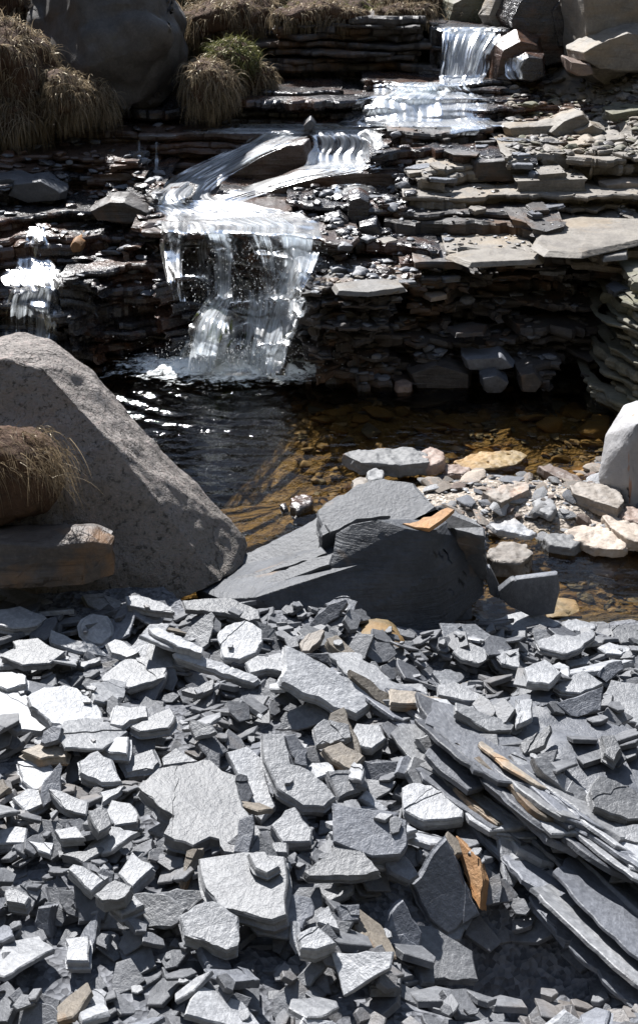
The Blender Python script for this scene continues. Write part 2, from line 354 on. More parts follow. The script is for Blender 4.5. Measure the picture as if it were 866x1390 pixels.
# ------------------------------------------------------------------ strata: stacked, jointed beds of slate
BVH = []
def pln(x, a, b, c):
    """broken-line noise: straight runs with corners, like a snapped edge"""
    i = math.floor(x); f = x - i
    g = lambda k: noise.cell(Vector((k + .5, a * 3 + .5, b * 1.7 + c * 5 + .5))) * 2 - 1
    return g(i) * (1 - f) + g(i + 1) * f
def strata(name, brink, zt, zb, depth, mat, th=(.02, .06), recess=.0, jag=.03, tilt=0.0, seed=0, ends=.5, wave=.02, rough=.012, kind='structure', label=None, cat=None, step=.018, group=None, bdir=(0, 1)):
    rnd = random.Random(seed + 71)
    pts = [at_z(q[0], q[1], zt) if len(q) == 2 else at_yz(q[0], q[2], zt) for q in brink]; pts = [Vector((p.x, p.y)) for p in pts]
    bd = Vector(bdir); pts = [pts[0] + bd * ends + (Vector((.06, 0)) if bdir == (0, 1) else Vector((0, .05)))] + pts + [pts[-1] + bd * ends - (Vector((.06, 0)) if bdir == (0, 1) else Vector((0, .05)))]
    line = []
    for a, b in zip(pts, pts[1:]):
        L = (b - a).length; n = max(1, int(L / step))
        for i in range(n): line.append(a.lerp(b, i / n))
    line.append(pts[-1])
    nor = []
    for i in range(len(line)):
        a = line[max(0, i - 4)]; b = line[min(len(line) - 1, i + 4)]; d = (b - a).normalized(); nor.append(Vector((d.y, -d.x)))
    n = len(line)
    s = [0]
    for i in range(1, n): s.append(s[-1] + (line[i] - line[i - 1]).length)
    vs = []; fs = []
    z = zt; layer = 0; x0 = line[n // 2].x
    while z > zb + .004:
        tt = th[0] * .6 * (th[1] * 1.15 / (th[0] * .6)) ** rnd.random(); t = min(tt, z - zb) if layer else max(tt, th[0] * 1.3)
        lo = rnd.gauss(0, 1.0) * jag; off = []; sh = rnd.uniform(-40, 40)
        nxt = 0; cur = 0; cz = 0
        for i in range(n):
            if s[i] >= nxt:
                nxt = s[i] + rnd.uniform(.12, .8); cur = rnd.gauss(0, .6) * jag
                if layer and rnd.random() < .18: cur -= jag * 2.4
            sv = s[i]
            w = jag * 1.0 * pln(sv * 2.9 + sh, layer, seed, 1) + jag * .4 * pln(sv * 13 + sh, layer, seed, 2) + jag * .22 * pln(sv * 44, layer, seed, 3) + .004 * noise.noise(Vector((sv * 95, layer * 2, seed)))
            off.append(lo + cur + w - recess * (zt - z) / max(.05, zt - zb))
        base = len(vs)
        ch = min(t * .35, .012)
        back = depth if layer == 0 else .22
        rows = []   # (offset, dz below the layer top, along-depth)
        bt = [0, .012, .03, .07, .13, .2, .3, .42, .58, .78, 1.0]
        for i in range(n):
            p = line[i]; nn = nor[i]
            zz = z + tilt * (p.x - x0) + wave * noise.noise(Vector((s[i] * 1.6, seed, 0)))
            u1 = .006 * noise.noise(Vector((s[i] * 30, layer, 7)))
            q = p + nn * (off[i] - ch * 1.2); vs.append((q.x, q.y, zz - t - .004))
            q = p + nn * (off[i] + u1 * .6); vs.append((q.x, q.y, zz - t * .75))
            q = p + nn * (off[i] + u1); vs.append((q.x, q.y, zz - ch))
            q = p + nn * (off[i] - ch); vs.append((q.x, q.y, zz + .3 * u1))
            for k in bt[1:]:
                q = p + nn * (off[i] - ch); q = Vector((q.x + bd.x * back * k, q.y + bd.y * back * k))
                r = (rough * fbm(Vector((q.x * 6, q.y * 6, layer + seed)), 3) + .25 * rough * noise.noise(Vector((q.x * 45, q.y * 45, 1)))) if layer == 0 else 0
                vs.append((q.x, q.y, zz + r * min(1, k * 12)))
        m = 4 + len(bt) - 1
        for i in range(n - 1):
            for k in range(m - 1):
                a = base + i * m + k; fs.append((a, a + m, a + m + 1, a + 1))
        z -= t; layer += 1
    for i, p in enumerate(vs):   # the beds swell and warp together
        P = Vector(p); e = sm(zt + .05, zt - .03, P.z)
        a = noise.noise(P * 4.5 + Vector((seed, 0, 0))); b = noise.noise(P * 4.5 + Vector((0, seed, 9))); c = noise.noise(Vector((P.x * 9, P.y * 9, P.z * 30)))
        vs[i] = (P.x + .012 * a, P.y + (.02 * b + .010 * c) * e, P.z + (.016 * a + .004 * c) * (.4 + .6 * e))
    o = pymesh(name, vs, fs, mat, smooth=24)
    tag(o, label, cat, group, kind)
    BVH.append(BVHTree.FromPolygons(vs, fs))
    return o

W, B, C, D, MO = M['wet_rock'], M['wet_brown'], M['cliff'], M['dry_rock'], M['mossy_rock']
ledges = [
 # right hand cliff above the pool
 ([(402, 386), (412, 396), (436, 401), (458, 393), (486, 399), (512, 396), (532, 389), (556, 388), (566, 376)], .46, -.15, 1.0, C, dict(recess=.12, jag=.065, th=(.008, .05))),
 ([(560, 362), (603, 354), (650, 356), (700, 353), (760, 352), (800, 350), (850, 340), (930, 335)], .50, -.15, 1.6, C, dict(recess=-.17, jag=.07, th=(.008, .05))),
 ([(503, 482), (512, 472), (550, 469), (578, 474), (583, 486)], .12, -.12, .4, C, dict(recess=-.03, jag=.02, th=(.012, .035))),
 ([(585, 486), (600, 478), (640, 475), (700, 482), (735, 492), (745, 500)], .11, -.12, .4, C, dict(recess=-.03, jag=.02, th=(.012, .035))),
 ([(600, 345), (640, 340), (700, 342), (738, 346)], .535, .46, .7, D, dict(jag=.03, th=(.02, .05))),
 ([(504, 290), (520, 290), (560, 294), (640, 298), (690, 295), (735, 300), (745, 310)], .62, .44, 1.5, C, dict(recess=.05, jag=.05, th=(.014, .07))),
 ([(740, 318), (790, 330), (850, 330), (930, 320)], .58, .46, 1.5, D, dict(jag=.045, th=(.016, .08))),
 ([(540, 268), (600, 270), (660, 264), (740, 266), (810, 270), (930, 262)], .68, .56, 1.5, D, dict(jag=.045, th=(.014, .07))),
 ([(575, 240), (600, 234), (690, 228), (735, 226), (750, 236)], .76, .66, 1.4, D, dict(jag=.045, th=(.016, .08))),
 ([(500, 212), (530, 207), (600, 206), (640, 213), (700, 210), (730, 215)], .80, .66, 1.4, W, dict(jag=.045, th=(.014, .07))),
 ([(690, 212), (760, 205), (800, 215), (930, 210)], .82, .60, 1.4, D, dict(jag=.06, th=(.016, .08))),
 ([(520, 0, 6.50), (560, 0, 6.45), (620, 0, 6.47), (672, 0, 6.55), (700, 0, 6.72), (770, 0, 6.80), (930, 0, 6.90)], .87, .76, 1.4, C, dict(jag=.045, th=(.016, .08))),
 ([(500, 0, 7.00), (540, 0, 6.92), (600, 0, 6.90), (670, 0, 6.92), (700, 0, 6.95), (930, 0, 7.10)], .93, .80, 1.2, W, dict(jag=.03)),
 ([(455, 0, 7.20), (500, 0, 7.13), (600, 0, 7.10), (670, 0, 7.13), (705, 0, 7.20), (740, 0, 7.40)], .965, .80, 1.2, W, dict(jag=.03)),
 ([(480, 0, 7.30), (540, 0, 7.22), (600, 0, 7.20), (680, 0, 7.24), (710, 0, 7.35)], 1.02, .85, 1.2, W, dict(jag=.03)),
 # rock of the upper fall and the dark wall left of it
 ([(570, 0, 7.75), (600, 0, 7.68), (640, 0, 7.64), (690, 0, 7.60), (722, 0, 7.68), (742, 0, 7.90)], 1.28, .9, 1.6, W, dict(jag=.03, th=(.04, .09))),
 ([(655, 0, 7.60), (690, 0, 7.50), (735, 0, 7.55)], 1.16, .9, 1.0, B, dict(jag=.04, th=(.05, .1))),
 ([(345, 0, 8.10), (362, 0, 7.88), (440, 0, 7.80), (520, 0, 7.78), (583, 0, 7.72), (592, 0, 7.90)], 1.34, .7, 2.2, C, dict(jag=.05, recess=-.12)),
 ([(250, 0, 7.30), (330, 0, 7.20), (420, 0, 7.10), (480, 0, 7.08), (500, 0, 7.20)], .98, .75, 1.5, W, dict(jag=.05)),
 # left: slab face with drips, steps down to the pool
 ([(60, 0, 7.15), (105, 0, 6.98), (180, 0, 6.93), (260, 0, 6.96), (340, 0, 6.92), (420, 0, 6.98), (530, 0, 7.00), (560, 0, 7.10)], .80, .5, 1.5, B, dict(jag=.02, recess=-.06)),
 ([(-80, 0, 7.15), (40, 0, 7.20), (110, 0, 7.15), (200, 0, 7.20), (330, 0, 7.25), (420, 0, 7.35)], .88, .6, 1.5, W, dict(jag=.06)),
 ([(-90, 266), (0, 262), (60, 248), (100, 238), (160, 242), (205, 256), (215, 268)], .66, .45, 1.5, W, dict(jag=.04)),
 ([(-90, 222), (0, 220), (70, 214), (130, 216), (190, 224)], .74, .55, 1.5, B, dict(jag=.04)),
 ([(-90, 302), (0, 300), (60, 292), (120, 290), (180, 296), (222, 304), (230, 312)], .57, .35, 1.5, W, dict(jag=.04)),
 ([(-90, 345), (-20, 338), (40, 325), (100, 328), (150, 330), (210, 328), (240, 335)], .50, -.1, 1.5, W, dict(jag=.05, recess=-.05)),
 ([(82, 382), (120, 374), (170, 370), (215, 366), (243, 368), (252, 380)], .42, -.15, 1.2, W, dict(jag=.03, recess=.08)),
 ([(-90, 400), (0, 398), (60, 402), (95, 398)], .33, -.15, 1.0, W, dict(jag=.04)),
 # behind the main fall
 ([(205, 302), (260, 303), (330, 309), (400, 314), (445, 316), (470, 322)], .585, -.15, 1.2, B, dict(jag=.045, recess=.2)),
 ([(238, 412), (300, 402), (360, 404), (415, 410)], .27, -.15, .6, B, dict(jag=.03, recess=-.04)),
 ([(383, 470), (400, 458), (440, 452), (500, 458), (520, 470)], .15, -.15, .5, C, dict(jag=.045, th=(.014, .07))),
 # rocks between the two slanting streams
 ([(290, 0, 6.3), (315, 0, 6.2), (400, 0, 6.2), (430, 0, 6.28)], .61, .5, .5, W, dict(jag=.02)),
 ([(405, 0, 6.00), (440, 0, 5.88), (500, 0, 5.85), (540, 0, 5.90)], .635, .46, 1.0, W, dict(jag=.04)),
 ([(430, 335), (450, 322), (500, 325), (560, 335), (600, 345)], .535, .4, 1.0, W, dict(jag=.04)),
]
for i, (br, zt, zb, dp, mt, kw) in enumerate(ledges):
    strata('bedrock_ledge', br, zt, zb, dp, mt, seed=i * 13, **kw)
# right-hand mossy buttress, widening towards the water
strata('bedrock_buttress', [(846, 352), (838, 362), (850, 385), (880, 400), (960, 410)], .50, -.12, .8, MO, recess=-.13, jag=.028, seed=501, th=(.010, .04))

outcrop = slate_mat('outcrop', (.05, .055, .066), (.14, .145, .16), .3, .45, (.2, .13, .08), rnd=False)
L0 = [(556, 1000), (596, 1046), (640, 1094), (690, 1136), (740, 1172), (800, 1210), (850, 1242), (910, 1280)]
for q_ in range(7):
    k_ = q_ - 1.6
    br_ = [(u_ - k_ * 15 + 6 * math.sin(u_ * .05 + q_ * 2), v_ + k_ * 33 + 5 * math.sin(u_ * .08 + q_)) for u_, v_ in L0[max(0, (q_ - 1) // 2) if q_ > 1 else q_ * 0 + (1 if q_ == 0 else 0):]]
    zt_ = .375 - .042 * q_
    strata('slate_outcrop', br_, zt_, zt_ - .16, .15, outcrop, recess=.05, jag=.02 + .004 * (q_ % 3), seed=611 + q_ * 7, th=(.004, .022), ends=.13, wave=.035, tilt=-.10 + .015 * q_, bdir=(.9, .43), rough=.03)
OUTB = BVH[-7:]
# ------------------------------------------------------------------ rocks
def refine(bm, L, it=4):
    for _ in range(it):
        es = [e for e in bm.edges if e.calc_length() > L]
        if not es: break
        bmesh.ops.subdivide_edges(bm, edges=es, cuts=1, use_grid_fill=False)
        bmesh.ops.triangulate(bm, faces=[f for f in bm.faces if len(f.verts) > 3])
def roughen(bm, amp, fr, seed, lam=0, lamn=Vector((0, 0, 1)), lamf=40, jag=0):
    bmesh.ops.recalc_face_normals(bm, faces=bm.faces[:]); bm.normal_update()
    for v in bm.verts:
        p = v.co; s = Vector((seed, seed * 1.7, 0))
        d = amp * fbm(p * fr + s, 4)
        if jag: d += jag * (abs(noise.noise(p * fr * 2.2 + s)) - .3)
        if lam:
            q = p.dot(lamn) * lamf + 1.2 * noise.noise(p * 3 + s)
            k = math.floor(q); d += lam * (noise.noise(Vector((k * 7.3, k * 3.1 + p.x * 2, seed))))
        v.co = p + v.normal * d
def hull_into(bm, pts):
    vs = [bm.verts.new(p) for p in pts]
    r = bmesh.ops.convex_hull(bm, input=vs)
    bmesh.ops.delete(bm, geom=[v for v in bm.verts if not v.link_faces], context='VERTS')
def hull(name, groups, mat, L=.04, amp=.01, fr=6, seed=1, ang=35, parent=None, bev=.01, **kw):
    """one rock from one or more convex bodies given as world points"""
    out = bmesh.new()
    for pts in groups:
        bm = bmesh.new(); hull_into(bm, pts)
        bmesh.ops.dissolve_limit(bm, angle_limit=R(3), verts=bm.verts[:], edges=bm.edges[:])
        if bev: 
            try: bmesh.ops.bevel(bm, geom=bm.edges[:], offset=bev, segments=2, affect='EDGES', profile=.6, clamp_overlap=True)
            except Exception: pass
        bmesh.ops.triangulate(bm, faces=bm.faces[:])
        refine(bm, L, 6)
        roughen(bm, amp, fr, seed, **kw)
        me = bpy.data.meshes.new('tmp'); bm.to_mesh(me); bm.free(); out.from_mesh(me); bpy.data.meshes.remove(me)
    return bm_obj(name, out, mat, parent, ang)
def outline_rock(name, px, Y, front, back, mat, shrink=.6, front_c=None, **kw):
    """silhouette in plane Y, bulging towards and away from the viewer"""
    ps = [at_y(u, v, Y) for u, v in px]
    c = sum(ps, Vector()) / len(ps)
    fc = at_y(*front_c, Y) if front_c else c
    pts = list(ps)
    for p in ps:
        q = fc + (p - fc) * shrink; pts.append(q + Vector((0, -front, 0)))
        q = c + (p - c) * shrink; pts.append(q + Vector((0, back, 0)))
    return hull(name, [pts], mat, **kw)
def flat_rock(name, px, z, th, mat, spread=1.12, tilt=(0, 0), **kw):
    """a slab whose upper outline is known; lies with its top at height z"""
    cu = sum(p[0] for p in px) / len(px); cv = sum(p[1] for p in px) / len(px)
    n = Vector((tilt[0], tilt[1], 1)).normalized(); p0 = at_z(cu, cv, z)
    ps = [at_plane(u, v, p0, n) for u, v in px]; c = sum(ps, Vector()) / len(ps)
    pts = list(ps)
    for p in ps: pts.append(c + (p - c) * spread - n * th)
    return hull(name, [pts], mat, **kw)

# big gritstone boulder, front left
o = hull('gritstone_boulder', [[
    at_y(-60, 470, 3.55), at_y(0, 466, 3.50), at_y(38, 453, 3.50), at_y(66, 457, 3.48), at_y(85, 473, 3.45), at_y(122, 503, 3.42), at_y(160, 550, 3.40), at_y(200, 592, 3.36), at_y(268, 664, 3.32), at_y(333, 728, 3.28), at_y(338, 741, 3.27),
    at_y(-60, 480, 3.30), at_y(20, 490, 3.28), at_y(60, 500, 3.26), at_y(150, 600, 3.14), at_y(300, 735, 3.18),
    at_y(-60, 800, 2.95), at_y(120, 815, 2.95), at_y(240, 815, 2.98), at_y(300, 790, 3.05), at_y(330, 765, 3.2),
    at_y(-60, 640, 4.0), at_y(30, 520, 3.85), at_y(120, 600, 3.85), at_y(230, 690, 3.7), at_y(280, 760, 3.6)]],
    M['gritstone'], L=.015, amp=.016, fr=5, seed=4, ang=50, bev=.012, jag=.009)
tag(o, 'large pinkish grey gritstone boulder with a slanting edge left of the pool', 'boulder')

# the big slate block in the middle
S1 = [at_y(262, 793, 3.06), at_y(300, 808, 2.95), at_y(347, 806, 2.90), at_y(447, 769, 2.98), at_y(560, 737, 3.02), at_y(658, 742, 3.15),
      at_y(352, 744, 3.45), at_y(430, 702, 3.5), at_y(600, 705, 3.55), at_y(655, 722, 3.4),
      at_y(350, 840, 2.90), at_y(430, 862, 2.86), at_y(470, 868, 2.86), at_y(540, 868, 2.87), at_y(602, 852, 2.92), at_y(657, 802, 3.08), at_y(280, 830, 3.1)]
S2 = [at_y(436, 726, 3.06), at_y(476, 706, 3.04), at_y(512, 700, 3.02), at_y(556, 712, 3.02), at_y(602, 704, 3.15), at_y(586, 690, 3.3), at_y(562, 656, 3.5), at_y(522, 650, 3.55), at_y(486, 656, 3.5), at_y(432, 692, 3.3), at_y(436, 708, 3.18),
      at_y(447, 769, 2.975), at_y(500, 770, 2.95), at_y(560, 775, 2.97), at_y(650, 760, 3.1), at_y(650, 740, 3.4)]
S4 = [at_y(470, 760, 3.08), at_y(560, 735, 3.10), at_y(640, 745, 3.2), at_y(470, 720, 3.4), at_y(620, 712, 3.4), at_y(470, 862, 2.93), at_y(640, 840, 3.0)]
S5 = [at_y(449, 768, 2.99), at_y(456, 724, 3.06), at_y(478, 712, 3.06), at_y(512, 706, 3.05), at_y(550, 717, 3.02), at_y(584, 723, 3.01), at_y(612, 706, 3.15), at_y(652, 732, 3.19), at_y(600, 706, 3.35),
      at_y(436, 866, 2.88), at_y(520, 868, 2.88), at_y(602, 853, 2.93), at_y(656, 803, 3.09), at_y(480, 740, 3.3)]
S1 = [p - Vector((0, 0, .012)) for p in S1]; S2 = [p - Vector((0, 0, .016)) for p in S2]
S3 = [at_y(548, 722, 2.995), at_y(582, 726, 2.99), at_y(618, 704, 3.14), at_y(640, 712, 3.16), at_y(660, 732, 3.18), at_y(590, 698, 3.35), at_y(617, 700, 3.3), at_y(652, 726, 3.38),
      at_y(548, 790, 2.97), at_y(657, 790, 3.1), at_y(600, 830, 2.95)]
block = hull('slate_block', [S1, S4, S5], M['block'], L=.018, amp=.0035, fr=7, seed=9, ang=16, bev=.002, lam=.0035, lamn=Vector((-.42, .22, 1)).normalized(), lamf=45)
tag(block, 'massive dark slate block with stepped layered top and rusty flake between pool and slate bank', 'boulder')
# brown layered rock under the dead grass
o = hull('layered_rock', [[at_y(-60, 722, 2.95), at_y(0, 716, 2.92), at_y(80, 719, 2.88), at_y(132, 713, 2.86), at_y(158, 727, 2.84), at_y(152, 740, 2.8), at_y(156, 780, 2.8), at_y(110, 796, 2.74), at_y(0, 802, 2.72), at_y(-60, 805, 2.72), at_y(-60, 735, 2.8), at_y(70, 742, 2.76), at_y(120, 735, 2.77), at_y(-60, 720, 3.1), at_y(120, 716, 3.05)],
                       [at_y(20, 722, 2.9), at_y(80, 716, 2.88), at_y(130, 710, 2.9), at_y(157, 720, 2.86), at_y(150, 730, 2.83), at_y(90, 732, 2.8), at_y(40, 735, 2.8), at_y(120, 714, 3.0)]],
         slate_mat('brown_slate', (.05, .042, .038), (.12, .10, .085), .8, .5, (.20, .11, .05), lam=34, rustramp=(.5, .6), rnd=False), L=.02, amp=.008, fr=7, seed=3, lam=.010, lamf=36, ang=30, bev=.006)
tag(o, 'dark brown layered rock ledge below the tuft of dead grass', 'rock')

# right-hand pale boulder
o = hull('pale_boulder', [[at_y(905, 538, 4.1), at_y(862, 543, 4.05), at_y(845, 549, 4.02), at_y(838, 565, 3.98), at_y(822, 592, 3.95), at_y(812, 640, 3.9), at_y(813, 655, 3.88), at_y(842, 664, 3.82), at_y(858, 690, 3.78), at_y(905, 695, 3.78), at_y(905, 560, 3.85), at_y(862, 575, 3.82), at_y(850, 640, 3.80), at_y(905, 560, 4.3), at_y(850, 600, 4.3), at_y(840, 660, 4.2)]],
         M['streak'], L=.02, amp=.008, fr=7, seed=31, ang=40, bev=.012)
tag(o, 'upright pale grey boulder with orange streak at the right end of the gravel bar', 'boulder')

# gravel bar stones with their own look
bar = [
 ('bar_slab', [(654, 667), (696, 652), (717, 654), (718, 664), (680, 682)], .075, .035, 'cream', 'cream flat slab standing proud in the middle of the gravel bar'),
 ('bar_slab', [(772, 658), (788, 654), (820, 657), (840, 663), (847, 680), (838, 690), (808, 679), (777, 669)], .085, .05, 'cream', 'thick pinkish cream slab leaning against the pale streaked boulder'),
 ('bar_stone', [(840, 692), (853, 687), (875, 690), (890, 700), (872, 712), (843, 702)], .06, .04, 'pink', 'rounded tan stone just below the thick cream slab'),
 ('bar_slab', [(765, 722), (801, 705), (822, 708), (838, 722), (850, 740), (846, 746), (808, 744), (774, 730)], .03, .03, 'bar_stone', 'broad brown slab at the edge of the small shaded pool'),
 ('bar_slab', [(817, 701), (829, 699), (890, 722), (890, 742), (852, 732), (828, 715)], .05, .04, 'bar_stone', 'long tan slab right of the broad brown slab'),
 ('bar_stone', [(736, 730), (753, 720), (774, 724), (790, 734), (779, 744), (746, 739)], .03, .045, 'grey_stone', 'pale grey rounded stone half in the small pool'),
 ('bar_stone', [(658, 749), (680, 734), (715, 737), (722, 752), (707, 764), (670, 760)], .055, .09, 'cream', 'chunky tan rock beside the right end of the slate block'),
 ('bar_slab', [(661, 709), (698, 704), (729, 722), (718, 727), (673, 719)], .07, .02, 'slate', 'grey flat slate above the chunky tan rock'),
 ('bar_stone', [(724, 678), (743, 672), (756, 687), (746, 700), (729, 691)], .06, .025, 'grey_stone', 'pale grey angular stone in the middle of the bar'),
 ('drowned_slab', [(616, 627), (649, 613), (700, 611), (716, 618), (700, 630), (670, 636), (635, 637)], .004, .05, 'sunk', 'wide olive slab just breaking the pool surface behind the bar'),
 ('bar_slab', [(730, 632), (746, 629), (774, 641), (793, 651), (770, 653), (739, 639)], .03, .04, 'pink', 'long reddish slab at the far edge of the gravel bar'),
 ('bar_slab', [(465, 615), (480, 610), (560, 607), (580, 616), (583, 627), (540, 631), (490, 628)], .06, .05, 'grey_stone', 'long smooth grey slab in the pool behind the slate block'),
 ('bar_stone', [(570, 612), (585, 605), (602, 612), (603, 625), (588, 630), (572, 624)], .06, .05, 'pink', 'round pinkish stone touching the long grey slab'),
 ('bar_stone', [(600, 632), (618, 628), (640, 634), (636, 642), (605, 641)], .03, .03, 'pink', 'low rusty stone right of the round pinkish stone'),
 ('bar_stone', [(497, 640), (508, 634), (521, 638), (520, 649), (505, 652), (497, 648)], .05, .035, 'grey_stone', 'small round grey pebble behind the block top'),
 ('bar_stone', [(478, 652), (490, 645), (502, 650), (498, 662), (480, 662)], .04, .04, 'cream', 'small cream stone behind the crest of the slate block'),
 ('pool_stone', [(395, 676), (412, 668), (424, 672), (424, 684), (405, 692), (395, 686)], .022, .05, 'wet_rock', 'small dark wet stone poking out of the pool'),
 ('pool_stone', [(380, 683), (388, 680), (392, 687), (384, 691)], .01, .03, 'wet_rock', 'tiny dark wet stone left of the small dark pool stone'),
 ('bar_stone', [(536, 516), (548, 512), (560, 518), (556, 524), (540, 524)], .03, .05, 'pink', 'small round brown stone at the foot of the right cliff'),
]
for i, (nm, px, z, th, mt, lab) in enumerate(bar):
    rd = nm in ('bar_stone', 'pool_stone')
    o = flat_rock(nm, px, z, th, M[mt], spread=1.15 if rd else 1.06, L=.009, amp=.007 if not rd else .008, fr=22, seed=i * 3, ang=60 if rd else 38, bev=.010 if rd else .004, jag=.004, lam=.003, lamf=90)
    tag(o, lab, 'stone')

# dark shards standing in front of the small pool
for i, (px, Y, lab) in enumerate([
    ([(672, 806), (684, 795), (700, 783), (730, 779), (757, 776), (760, 800), (752, 832), (720, 836), (690, 822)], 3.08, 'broad dark slate shard standing upright before the small pool'),
    ([(655, 770), (664, 768), (672, 782), (680, 800), (676, 812), (664, 806)], 3.1, 'narrow upright grey slate sliver at the right end of the block'),
    ([(676, 800), (693, 786), (698, 784), (684, 806), (678, 812)], 3.03, 'thin pale edged slate shard leaning on the broad dark shard')]):
    o = outline_rock('slate_shard', px, Y, .012, .015, M['slate_dark'], shrink=.94, L=.02, amp=.003, seed=i, bev=.002); tag(o, lab, 'slate')

# rounded brown stone tucked under the block
o = outline_rock('round_stone', [(474, 872), (490, 860), (510, 856), (535, 858), (550, 868), (556, 885), (545, 905), (515, 912), (488, 900)], 2.74, .10, .10, M['sunk'], shrink=.62, L=.015, amp=.006, seed=8, bev=.02, ang=70)
tag(o, 'rounded brown stone half hidden under the slate block', 'stone')

# top left boulder and rock masses along the top
o = hull('dark_boulder', [[at_y(25, 28, 7.5), at_y(55, -8, 7.7), at_y(75, -150, 7.8), at_y(120, -190, 7.9), at_y(195, -140, 7.9), at_y(240, -40, 7.8), at_y(251, 20, 7.7), at_y(249, 70, 7.6), at_y(240, 130, 7.5), at_y(190, 150, 7.2), at_y(120, 150, 7.1), at_y(60, 110, 7.2),  # top carried up out of view so its shadow reaches the left ledges
      at_y(110, 5, 7.1), at_y(200, 0, 7.1), at_y(225, 60, 7.1), at_y(120, 90, 6.95), at_y(60, 60, 8.9), at_y(200, -40, 8.9), at_y(110, -170, 8.5), at_y(220, 100, 8.8)]], M['dark_boulder'], L=.04, amp=.06, fr=2.2, seed=17, ang=40, bev=.04, jag=.07)
tag(o, 'huge dark rounded boulder above the stream at top left', 'boulder')
tops = [
 ('crag', [(768, -20), (800, -40), (866, -40), (910, 0), (890, 46), (815, 52), (778, 34)], 7.95, .3, .4, 'dry_rock', 'upper pale crag behind the smooth rock face in the top right corner'),
 ('crag', [(650, 20), (668, -20), (704, -24), (722, 28), (700, 44), (660, 40)], 8.05, .15, .3, 'dry_rock', 'pale broken crag behind the brink of the upper fall'),
 ('crag', [(738, 10), (760, -20), (778, 0), (776, 66), (752, 72)], 7.75, .12, .3, 'wet_rock', 'narrow dark upright rock between the two top right crags'),
 ('crag', [(758, -30), (768, 100), (800, 130), (835, 95), (900, 60), (910, -60)], 7.6, .35, .6, 'dry_rock', 'smooth pale rock face at the top right corner'),
 ('crag', [(690, 60), (672, 20), (690, -20), (750, -30), (770, 30), (764, 95), (735, 100)], 7.9, .25, .6, 'wet_rock', 'glistening dark crag right of the upper fall'),
 ('crag', [(590, 36), (600, 0), (650, -30), (690, -20), (690, 30), (650, 38)], 8.5, .2, .6, 'mossy_rock', 'mossy broken crag just above the upper fall'),
 ('crag', [(668, 58), (700, 40), (732, 48), (740, 80), (735, 108), (690, 112), (656, 110), (662, 80)], 7.62, .2, .4, 'wet_brown', 'dark brown wet boulder on the right side of the upper fall'),
 ('crag', [(698, 78), (712, 70), (738, 72), (740, 105), (716, 112), (698, 108)], 7.4, .1, .3, 'wet_rock', 'shiny wet rock at the foot of the upper fall'),
 ('crag', [(768, 66), (800, 48), (846, 30), (900, 40), (900, 100), (830, 82), (796, 94), (770, 80)], 7.25, .2, .3, 'dry_rock', 'long grey rock slanting down from the right edge'),
 ('crag', [(766, 78), (800, 82), (806, 100), (784, 104), (768, 96)], 7.1, .1, .2, 'pink', 'small rusty rock below the pale rock face'),
]
for i, (nm, px, Y, f, b, mt, lab) in enumerate(tops):
    o = outline_rock(nm, px, Y, f, b, M[mt], shrink=.74, L=.045, amp=.014, fr=5, seed=40 + i, ang=9, bev=.004, jag=.012); tag(o, lab, 'rock')
